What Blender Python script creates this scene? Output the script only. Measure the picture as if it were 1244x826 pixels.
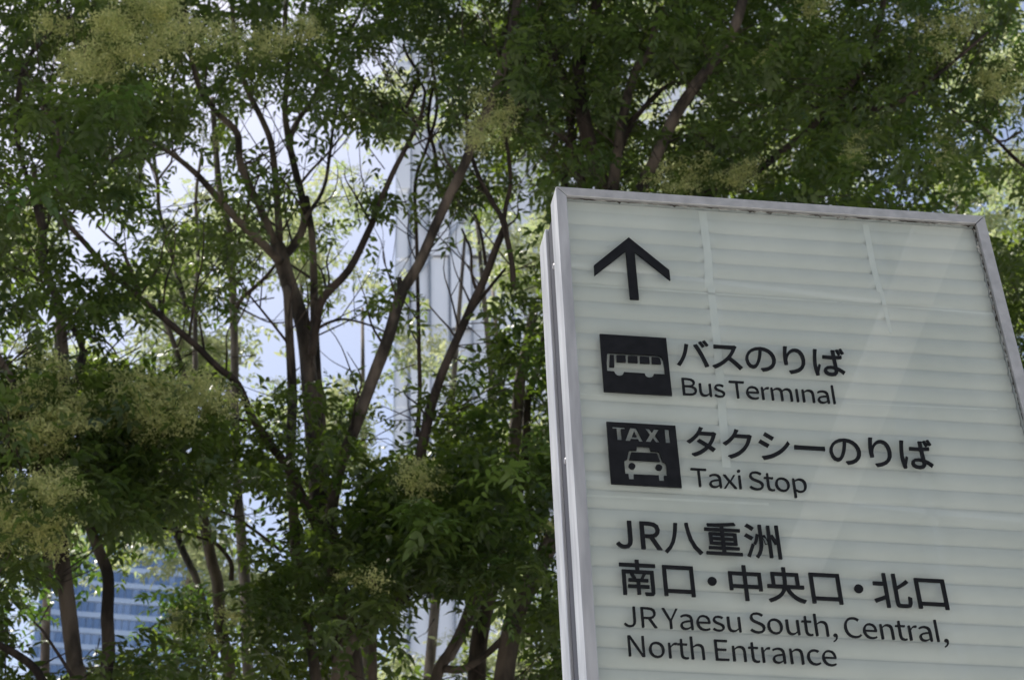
import bpy, math, random
import numpy as np
from mathutils import Vector, Matrix
random.seed(7); RNG = np.random.default_rng(11)
R = math.radians
for o in list(bpy.data.objects): bpy.data.objects.remove(o)
scene = bpy.context.scene
col = scene.collection

# ------------------------------------------------------------------ camera
W_PH, H_PH = 1244.0, 826.0
F_PX = 1914.226
PITCH, ROLL = 0.597153, 0.013612
PP = (622 - 151.51, 413 - 25.34)
CAM = Vector((0, 0, 1.6))
c_f = Vector((0, math.cos(PITCH), math.sin(PITCH)))
c_u0 = Vector((0, -math.sin(PITCH), math.cos(PITCH)))
c_r0 = Vector((1, 0, 0))
c_r = c_r0 * math.cos(ROLL) + c_u0 * math.sin(ROLL)
c_u = -c_r0 * math.sin(ROLL) + c_u0 * math.cos(ROLL)
cd = bpy.data.cameras.new('camera'); cam = bpy.data.objects.new('camera', cd); col.objects.link(cam)
cam.matrix_world = Matrix(((c_r.x, c_u.x, -c_f.x, CAM.x), (c_r.y, c_u.y, -c_f.y, CAM.y), (c_r.z, c_u.z, -c_f.z, CAM.z), (0, 0, 0, 1)))
cd.sensor_width = 36; cd.lens = F_PX / W_PH * 36
cd.shift_x = 151.51 / W_PH; cd.shift_y = -25.34 / W_PH
cd.clip_start = 0.05; cd.clip_end = 5000
cd.dof.use_dof = True; cd.dof.focus_distance = 3.45; cd.dof.aperture_fstop = 9.0
scene.camera = cam

# ------------------------------------------------------------------ light
SUN_EL, SUN_AZ = 64.0, -42.0          # azimuth clockwise from +Y (the way the camera looks)
w = bpy.data.worlds.new('World'); scene.world = w; w.use_nodes = True
wn = w.node_tree.nodes; wl = w.node_tree.links
sky = wn.new('ShaderNodeTexSky'); sky.sky_type = 'NISHITA'; sky.sun_disc = False
sky.sun_elevation = R(SUN_EL); sky.sun_rotation = R(SUN_AZ)
sky.air_density = .9; sky.dust_density = 2.7; sky.ozone_density = .6
wl.new(sky.outputs[0], wn['Background'].inputs[0]); wn['Background'].inputs[1].default_value = 0.118
sd = bpy.data.lights.new('sun', 'SUN'); sun = bpy.data.objects.new('sun', sd); col.objects.link(sun)
sd.energy = 4.5; sd.angle = R(0.53); sd.color = (1, 0.95, 0.87)
sdir = Vector((math.sin(R(SUN_AZ)) * math.cos(R(SUN_EL)), math.cos(R(SUN_AZ)) * math.cos(R(SUN_EL)), math.sin(R(SUN_EL))))
sun.rotation_euler = sdir.to_track_quat('Z', 'Y').to_euler(); sun.location = (0, 0, 40)
scene.view_settings.view_transform = 'Standard'; scene.view_settings.look = 'None'
scene.view_settings.exposure = 0.66; scene.view_settings.gamma = 1.0
scene.cycles.max_bounces = 8; scene.cycles.transparent_max_bounces = 12
scene.cycles.transmission_bounces = 4; scene.cycles.diffuse_bounces = 3

def at(px, py, Y):
    """World point at distance Y (horizontal) that the photo shows at pixel px, py."""
    d = c_f * F_PX + c_r * (px - PP[0]) - c_u * (py - PP[1])
    return CAM + d * (Y / d.y)
def px_of(P):
    """P: (n,3) array -> photo pixels"""
    v = P - np.array(CAM); z = v @ np.array(c_f)
    return PP[0] + F_PX * (v @ np.array(c_r)) / z, PP[1] - F_PX * (v @ np.array(c_u)) / z

# ------------------------------------------------------------------ materials
def mat(name):
    m = bpy.data.materials.new(name); m.use_nodes = True
    return m, m.node_tree.nodes, m.node_tree.links, m.node_tree.nodes['Principled BSDF']
def noise_mix(m, c1, c2, scale, detail=4, target='Base Color', lo=.35, hi=.65, coords='Object', sc=None):
    n, l = m.node_tree.nodes, m.node_tree.links
    tc = n.new('ShaderNodeTexCoord'); t = n.new('ShaderNodeTexNoise'); t.inputs['Scale'].default_value = scale
    t.inputs['Detail'].default_value = detail
    src = tc.outputs[coords] if coords != 'World' else n.new('ShaderNodeNewGeometry').outputs['Position']
    if sc:
        mp = n.new('ShaderNodeMapping'); mp.inputs['Scale'].default_value = sc; l.new(src, mp.inputs[0]); src = mp.outputs[0]
    l.new(src, t.inputs['Vector'])
    r = n.new('ShaderNodeValToRGB'); r.color_ramp.elements[0].position = lo; r.color_ramp.elements[1].position = hi
    r.color_ramp.elements[0].color = (*c1, 1); r.color_ramp.elements[1].color = (*c2, 1)
    l.new(t.outputs[0], r.inputs[0])
    l.new(r.outputs[0], n['Principled BSDF'].inputs[target])
    return t, r
def bump(m, scale, strength, dist=.002, sc=None):
    n, l = m.node_tree.nodes, m.node_tree.links
    tc = n.new('ShaderNodeTexCoord'); t = n.new('ShaderNodeTexNoise'); t.inputs['Scale'].default_value = scale; t.inputs['Detail'].default_value = 5
    src = tc.outputs['Object']
    if sc:
        mp = n.new('ShaderNodeMapping'); mp.inputs['Scale'].default_value = sc; l.new(src, mp.inputs[0]); src = mp.outputs[0]
    l.new(src, t.inputs['Vector'])
    b = n.new('ShaderNodeBump'); b.inputs['Strength'].default_value = strength; b.inputs['Distance'].default_value = dist
    l.new(t.outputs[0], b.inputs['Height']); l.new(b.outputs[0], n['Principled BSDF'].inputs['Normal'])

M = {}
m, n, l, p = mat('anodised_aluminium'); noise_mix(m, (.43, .44, .45), (.54, .545, .555), 38, 9); p.inputs['Metallic'].default_value = .35; p.inputs['Roughness'].default_value = .5; bump(m, 160, .12, .001); M['alu'] = m
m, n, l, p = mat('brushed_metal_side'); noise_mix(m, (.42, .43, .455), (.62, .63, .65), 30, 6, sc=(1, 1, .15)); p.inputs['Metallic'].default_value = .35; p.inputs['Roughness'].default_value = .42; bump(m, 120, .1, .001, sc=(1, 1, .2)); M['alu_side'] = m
m, n, l, p = mat('groove_metal'); noise_mix(m, (.035, .035, .045), (.06, .06, .075), 9, 5, sc=(1, 1, .2)); p.inputs['Metallic'].default_value = .4; p.inputs['Roughness'].default_value = .5; M['groove'] = m
m, n, l, p = mat('white_ribbed_panel'); noise_mix(m, (.59, .605, .60), (.68, .685, .68), 4.5, 7, sc=(1.6, 1, .5), coords='World', lo=.3, hi=.7); p.inputs['Roughness'].default_value = .55; M['panel'] = m
m, n, l, p = mat('black_lettering'); noise_mix(m, (.009, .010, .012), (.015, .016, .019), 40, 3); p.inputs['Roughness'].default_value = .55; p.inputs['Specular IOR Level'].default_value = .15; M['ink'] = m
m, n, l, p = mat('sealant'); noise_mix(m, (.03, .025, .02), (.35, .36, .34), 26, 6, lo=.42, hi=.62, sc=(1, 1, 4)); p.inputs['Roughness'].default_value = .8; M['seal'] = m
m, n, l, p = mat('steel_post'); noise_mix(m, (.3, .3, .32), (.4, .4, .42), 10); p.inputs['Metallic'].default_value = .5; p.inputs['Roughness'].default_value = .5; M['post'] = m
# clear acrylic front sheet: lets light straight through and mirrors a little
m = bpy.data.materials.new('clear_cover_sheet'); m.use_nodes = True; n, l = m.node_tree.nodes, m.node_tree.links; n.remove(n['Principled BSDF'])
tr = n.new('ShaderNodeBsdfTransparent'); tr.inputs[0].default_value = (.95, .975, .965, 1)
gl = n.new('ShaderNodeBsdfGlossy'); gl.inputs['Roughness'].default_value = .006
fr = n.new('ShaderNodeFresnel'); fr.inputs[0].default_value = 1.75
tc = n.new('ShaderNodeTexCoord'); nt = n.new('ShaderNodeTexNoise'); nt.inputs['Scale'].default_value = 2.2; nt.inputs['Detail'].default_value = 1
bp = n.new('ShaderNodeBump'); bp.inputs['Strength'].default_value = .025; bp.inputs['Distance'].default_value = .01
l.new(tc.outputs['Object'], nt.inputs['Vector']); l.new(nt.outputs[0], bp.inputs['Height']); l.new(bp.outputs[0], gl.inputs['Normal'])
mx = n.new('ShaderNodeMixShader'); l.new(fr.outputs[0], mx.inputs[0]); l.new(tr.outputs[0], mx.inputs[1]); l.new(gl.outputs[0], mx.inputs[2])
l.new(mx.outputs[0], n['Material Output'].inputs['Surface']); M['cover'] = m
geo = n.new('ShaderNodeNewGeometry'); inv_ = n.new('ShaderNodeMath'); inv_.operation = 'SUBTRACT'; inv_.inputs[0].default_value = 1; l.new(geo.outputs['Backfacing'], inv_.inputs[1])
mul_ = n.new('ShaderNodeMath'); mul_.operation = 'MULTIPLY'; l.new(fr.outputs[0], mul_.inputs[0]); l.new(inv_.outputs[0], mul_.inputs[1]); l.new(mul_.outputs[0], mx.inputs[0])

def bark_mat(name, c1, c2):
    m, n, l, p = mat(name); noise_mix(m, c1, c2, 7, 12, coords='Object', sc=(1, 1, .35), lo=.40, hi=.60)
    p.inputs['Roughness'].default_value = .9; bump(m, 30, .9, .02, sc=(1, 1, .35)); return m
M['bark'] = bark_mat('grey_brown_bark', (.030, .024, .019), (.165, .13, .102))
M['bark_dark'] = bark_mat('dark_bark', (.022, .016, .013), (.085, .062, .05))
M['bark_pale'] = bark_mat('pale_bark', (.08, .065, .055), (.24, .20, .17))

def leaf_mat(name, dark, light, tcol, tfac, rough=.38):
    m = bpy.data.materials.new(name); m.use_nodes = True; n, l = m.node_tree.nodes, m.node_tree.links
    p = n['Principled BSDF']; p.inputs['Roughness'].default_value = rough; p.inputs['Specular IOR Level'].default_value = .42
    at_ = n.new('ShaderNodeAttribute'); at_.attribute_name = 'tint'
    r = n.new('ShaderNodeValToRGB'); r.color_ramp.elements[0].color = (*dark, 1); r.color_ramp.elements[1].color = (*light, 1)
    l.new(at_.outputs['Fac'], r.inputs[0]); l.new(r.outputs[0], p.inputs['Base Color'])
    t = n.new('ShaderNodeBsdfTranslucent')
    r2 = n.new('ShaderNodeValToRGB'); r2.color_ramp.elements[0].color = (tcol[0] * .6, tcol[1] * .75, tcol[2] * .6, 1); r2.color_ramp.elements[1].color = (*tcol, 1)
    l.new(at_.outputs['Fac'], r2.inputs[0]); l.new(r2.outputs[0], t.inputs[0])
    mx = n.new('ShaderNodeMixShader'); mx.inputs[0].default_value = tfac
    l.new(p.outputs[0], mx.inputs[1]); l.new(t.outputs[0], mx.inputs[2]); l.new(mx.outputs[0], n['Material Output'].inputs['Surface'])
    return m
M['leaf'] = leaf_mat('glossy_green_leaves', (.014, .031, .011), (.055, .082, .022), (.33, .44, .055), .30, .46)
M['leaf_young_lit'] = leaf_mat('young_and_sunlit_leaves', (.05, .095, .03), (.13, .19, .045), (.22, .36, .05), .34)  # young shoots, and sunlit leaves whose light is put into the colour
M['leaf_far'] = leaf_mat('pale_sunlit_leaves', (.15, .18, .08), (.31, .33, .18), (.54, .57, .29), .5)  # sunlight on the far crowns is put into this paler leaf colour
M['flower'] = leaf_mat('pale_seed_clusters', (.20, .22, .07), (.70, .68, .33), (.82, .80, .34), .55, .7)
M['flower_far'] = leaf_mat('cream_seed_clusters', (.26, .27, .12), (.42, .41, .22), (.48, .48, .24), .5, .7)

m, n, l, p = mat('paving_stone'); noise_mix(m, (.30, .29, .275), (.40, .385, .365), 1.6, 8); p.inputs['Roughness'].default_value = .85; bump(m, 40, .3, .003); M['paving'] = m
m, n, l, p = mat('soil'); noise_mix(m, (.05, .04, .03), (.10, .08, .06), 6, 6); p.inputs['Roughness'].default_value = .95; M['soil'] = m
m, n, l, p = mat('granite_kerb'); noise_mix(m, (.3, .3, .3), (.45, .45, .44), 30, 6); p.inputs['Roughness'].default_value = .7; M['kerb'] = m
def facade(name, c1, c2, scale, rough, metal=0.0, spec=.5):
    m, n, l, p = mat(name); noise_mix(m, c1, c2, scale, 3); p.inputs['Roughness'].default_value = rough
    p.inputs['Metallic'].default_value = metal; p.inputs['Specular IOR Level'].default_value = spec; M[name] = m
facade('pale_glass', (.80, .83, .87), (.89, .91, .94), .05, .15, 0, .9)
facade('mullion_grey', (.16, .19, .24), (.22, .25, .30), .3, .5)
facade('brace_grey', (.42, .47, .54), (.5, .55, .6), .3, .6)
facade('blue_pane', (.20, .28, .40), (.28, .36, .48), .06, .15, .7)  # haze and reflected sky are put into the blue of panes and spandrels
facade('blue_pane_pale', (.32, .40, .52), (.40, .48, .60), .06, .15, .7)
facade('blue_spandrel', (.36, .46, .62), (.44, .54, .68), .05, .5, .1)
facade('white_cladding', (.66, .68, .70), (.78, .79, .80), .3, .5)
facade('dark_cladding', (.16, .17, .18), (.22, .23, .24), .3, .4)

# ------------------------------------------------------------------ mesh helpers
class MB:
    def __init__(s): s.v = []; s.f = []
    def add(s, vs, fs):
        b = len(s.v); s.v += [tuple(v) for v in vs]; s.f += [tuple(b + i for i in f) for f in fs]
    def box(s, x0, x1, y0, y1, z0, z1):
        s.add([(x0, y0, z0), (x1, y0, z0), (x1, y1, z0), (x0, y1, z0), (x0, y0, z1), (x1, y0, z1), (x1, y1, z1), (x0, y1, z1)],
              [(0, 3, 2, 1), (4, 5, 6, 7), (0, 1, 5, 4), (1, 2, 6, 5), (2, 3, 7, 6), (3, 0, 4, 7)])
    def build(s, name, m, parent=None, smooth=False, bevel=0):
        me = bpy.data.meshes.new(name); me.from_pydata(s.v, [], s.f); me.update()
        return link(name, me, m, parent, smooth, bevel)
def link(name, me, m, parent=None, smooth=False, bevel=0):
    if m and not me.materials: me.materials.append(m)
    if smooth:
        me.polygons.foreach_set('use_smooth', [True] * len(me.polygons))
    o = bpy.data.objects.new(name, me); col.objects.link(o)
    if parent: o.parent = parent
    if bevel:
        b = o.modifiers.new('bevel', 'BEVEL'); b.width = bevel; b.segments = 2; b.limit_method = 'ANGLE'
    return o
def tag(o, label=None, cat=None, group=None, kind=None):
    if label: o['label'] = label
    if cat: o['category'] = cat
    if group: o['group'] = group
    if kind: o['kind'] = kind
    return o
def empty(name, loc=(0, 0, 0), rz=0):
    o = bpy.data.objects.new(name, None); col.objects.link(o); o.location = loc; o.rotation_euler = (0, 0, rz); o.empty_display_size = .2
    return o

# ------------------------------------------------------------------ ground
def sheet(name, m, x0, x1, y0, y1, z, kind='structure'):
    b = MB(); b.add([(x0, y0, z), (x1, y0, z), (x1, y1, z), (x0, y1, z)], [(0, 1, 2, 3)])
    return tag(b.build(name, m), kind=kind)
sheet('ground', M['paving'], -2500, 2500, -2500, 2500, 0)
# planting bed the trees grow in, with a granite kerb round it
BX0, BX1, BY0, BY1 = -7.0, 8.5, 6.2, 19.5
sheet('planting_bed', M['soil'], BX0, BX1, BY0, BY1, .06)
kb = MB()
for x0, x1, y0, y1 in ((BX0 - .15, BX1 + .15, BY0 - .15, BY0), (BX0 - .15, BX1 + .15, BY1, BY1 + .15), (BX0 - .15, BX0, BY0, BY1), (BX1, BX1 + .15, BY0, BY1)):
    kb.box(x0, x1, y0, y1, -.05, .13)
tag(kb.build('kerb', M['kerb'], bevel=.01), kind='structure')

# ------------------------------------------------------------------ the sign
SX, SY, SZ, SYAW = .37658, 2.77339, 1.6 + 2.254487, .085963
sign = empty('direction_sign', (SX, SY, 0), SYAW)
tag(sign, 'large white backlit direction sign with grey metal frame and black lettering', 'sign')
HT = SZ            # local: x right, y depth (away), z up; sign-plane v down from HT
FW = .0235; BOT = .35
D1, D2, D3 = .066, .142, .218   # front frame, groove, rear cabinet
def mitre_bar(name, x_out, x_in, z_out, z_in, kind):
    pass
def prism(name, quad, y0, y1, m, bev=.0012, parent=sign):
    b = MB(); k = len(quad)
    b.add([(x, y0, z) for x, z in quad] + [(x, y1, z) for x, z in quad],
          [tuple(range(k))[::-1] if False else tuple(range(k)), tuple(range(k, 2 * k))[::-1]] + [(i, i + k, (i + 1) % k + k, (i + 1) % k) for i in range(k)])
    me = bpy.data.meshes.new(name); me.from_pydata(b.v, [], b.f); me.update()
    import bmesh
    bm = bmesh.new(); bm.from_mesh(me); bmesh.ops.recalc_face_normals(bm, faces=bm.faces); bm.to_mesh(me); bm.free()
    return link(name, me, m, parent, bevel=bev)
g = .0011
z_t, z_b = HT, BOT
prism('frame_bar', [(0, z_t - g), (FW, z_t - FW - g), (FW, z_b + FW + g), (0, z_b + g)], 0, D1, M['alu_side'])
prism('frame_bar', [(1, z_t - g), (1 - FW, z_t - FW - g), (1 - FW, z_b + FW + g), (1, z_b + g)], 0, D1, M['alu'])
prism('frame_bar', [(g, z_t), (1 - g, z_t), (1 - FW - g, z_t - FW), (FW + g, z_t - FW)], 0, D1, M['alu'])
prism('frame_bar', [(g, z_b), (1 - g, z_b), (1 - FW - g, z_b + FW), (FW + g, z_b + FW)], 0, D1, M['alu'])
prism('core_box', [(.007, HT - .02), (.984, HT - .02), (.984, BOT + .02), (.007, BOT + .02)], D1 + .0005, D2 - .0005, M['groove'])
rear = prism('rear_cabinet', [(0, HT - .012), (1, HT - .012), (1, BOT), (0, BOT)], D2, D3, M['alu_side'], .003)
prism('post', [(.2, BOT + .03), (.3, BOT + .03), (.3, 0.0), (.2, 0.0)], D1 + .002, D2 - .002, M['post'])
prism('post', [(.7, BOT + .03), (.8, BOT + .03), (.8, 0.0), (.7, 0.0)], D1 + .002, D2 - .002, M['post'])
prism('base_plate', [(.1, .016), (.9, .016), (.9, 0.002), (.1, 0.002)], .0, .21, M['post'])
for k in range(7):      # rivet heads in the groove
    zz = HT - .15 - k * .5
    b = MB(); ring = [(.007 - .0025, D1 + .035 + .006 * math.cos(a), zz + .006 * math.sin(a)) for a in [i * math.pi / 4 for i in range(8)]]
    ring2 = [(.0075, y + (y - (D1 + .035)) * .4, z + (z - zz) * .4) for x, y, z in ring]
    b.add(ring + ring2, [tuple(range(8))] + [(i, (i + 1) % 8, (i + 1) % 8 + 8, i + 8) for i in range(8)]); b.build('rivet', M['post'], sign)
# ribs of the white sheet behind the cover, each a shallow sloping slat
PIT = .0418; ribs = []
yb = .0215
prof = [(0.0, yb), (.2, yb - .0012), (.70, yb - .0010), (.80, yb + .0022), (.90, yb + .0034), (.97, yb + .0040), (1.0, yb + .0010)]
bm_v = []; fs = []
x0, x1 = FW + .001, 1 - FW - .001
NS = 6
for i, (t, y) in enumerate(prof):
    for j in range(NS + 1): bm_v.append((x0 + (x1 - x0) * j / NS, y, -t * (PIT - .0004)))
for i in range(len(prof) - 1):
    for j in range(NS): a = i * (NS + 1) + j; fs.append((a, a + NS + 1, a + NS + 2, a + 1))
rib_me = bpy.data.meshes.new('panel_slat'); rib_me.from_pydata(bm_v, [], fs); rib_me.update()
z = HT - FW - .002 + .019
k = 0
first = True
while z - PIT > BOT + FW:
    zz = z
    if first:
        z -= PIT; first = False; continue
    o = link('panel_slat', rib_me, M['panel'], sign, smooth=True)
    o.location = (0, 0, zz); o.rotation_euler = (R(random.uniform(-.5, .5)), 0, 0)
    z -= PIT; k += 1
prism('panel_slat', [(x0, HT - FW - .0005), (x1, HT - FW - .0005), (x1, HT - FW - .002 + .019 - PIT), (x0, HT - FW - .002 + .019 - PIT)], yb, yb + .001, M['panel'], 0)
prism('backing_sheet', [(x0, HT - FW), (x1, HT - FW), (x1, BOT + FW), (x0, BOT + FW)], yb + .012, yb + .014, M['panel'], 0)
prism('cover_sheet', [(x0, HT - FW), (x1, HT - FW), (x1, BOT + FW), (x0, BOT + FW)], .0095, .0125, M['cover'], 0)
# pale tape strips over the joints of the ribbed sheet
m, n, l, p = mat('pale_tape'); noise_mix(m, (.675, .69, .68), (.73, .74, .73), 18, 5); p.inputs['Roughness'].default_value = .6; M['tape'] = m
def tape(xa, va, xb, vb, wa, wb):
    if abs(xa - xb) > abs(va - vb): q = [(xa, HT - va + wa / 2), (xb, HT - vb + wb / 2), (xb, HT - vb - wb / 2), (xa, HT - va - wa / 2)]
    else: q = [(xa - wa / 2, HT - va), (xa + wa / 2, HT - va), (xb + wb / 2, HT - vb), (xb - wb / 2, HT - vb)]
    prism('tape_strip', q, yb - .00150, yb - .00135, M['tape'], 0)
for q in ((.340, .027, .340, .155, .0185, .0175), (.340, .1552, .333, .242, .0175, .020), (.3375, .2422, .335, .40, .016, .018), (.335, .4002, .322, .69, .018, .018),
          (.720, .033, .719, .150, .0145, .014), (.719, .1502, .723, .222, .014, .014), (.7265, .2222, .728, .330, .010, .008),
          (.0245, .2555, .62, .2575, .005, .004), (.63, .2585, .975, .262, .003, .005), (.0245, .772, .40, .769, .005, .006), (.0245, .535, .21, .533, .003, .003), (.60, .519, .93, .512, .0015, .004), (.0245, 1.29, .975, 1.285, .005, .005)):
    tape(*q)
# crumbling sealant line under the top bar and down the right bar
def seal(n_, horizontal):
    b = MB(); vs = []; rr = random.Random(3 + horizontal)
    for i in range(n_ + 1):
        t = i / n_; wv = .0022 + .0022 * rr.random() + (.004 if rr.random() < .08 else 0)
        if horizontal:
            x = x0 + (x1 - x0) * t; vs += [(x, .0088, HT - FW - .0002), (x, .0062, HT - FW - wv * .6), (x, .0088, HT - FW - wv)]
        else:
            zz = HT - FW - t * .55; wv *= (1.3 - t); vs += [(x1, .0088, zz), (x1 - wv * .6, .0062, zz), (x1 - wv, .0088, zz)]
    fs = []
    for i in range(n_):
        for j in range(2): a = i * 3 + j; fs.append((a, a + 1, a + 4, a + 3))
    b.add(vs, fs); return b
seal(180, 1).build('sealant_line', M['seal'], sign)
seal(90, 0).build('sealant_line', M['seal'], sign)

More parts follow.
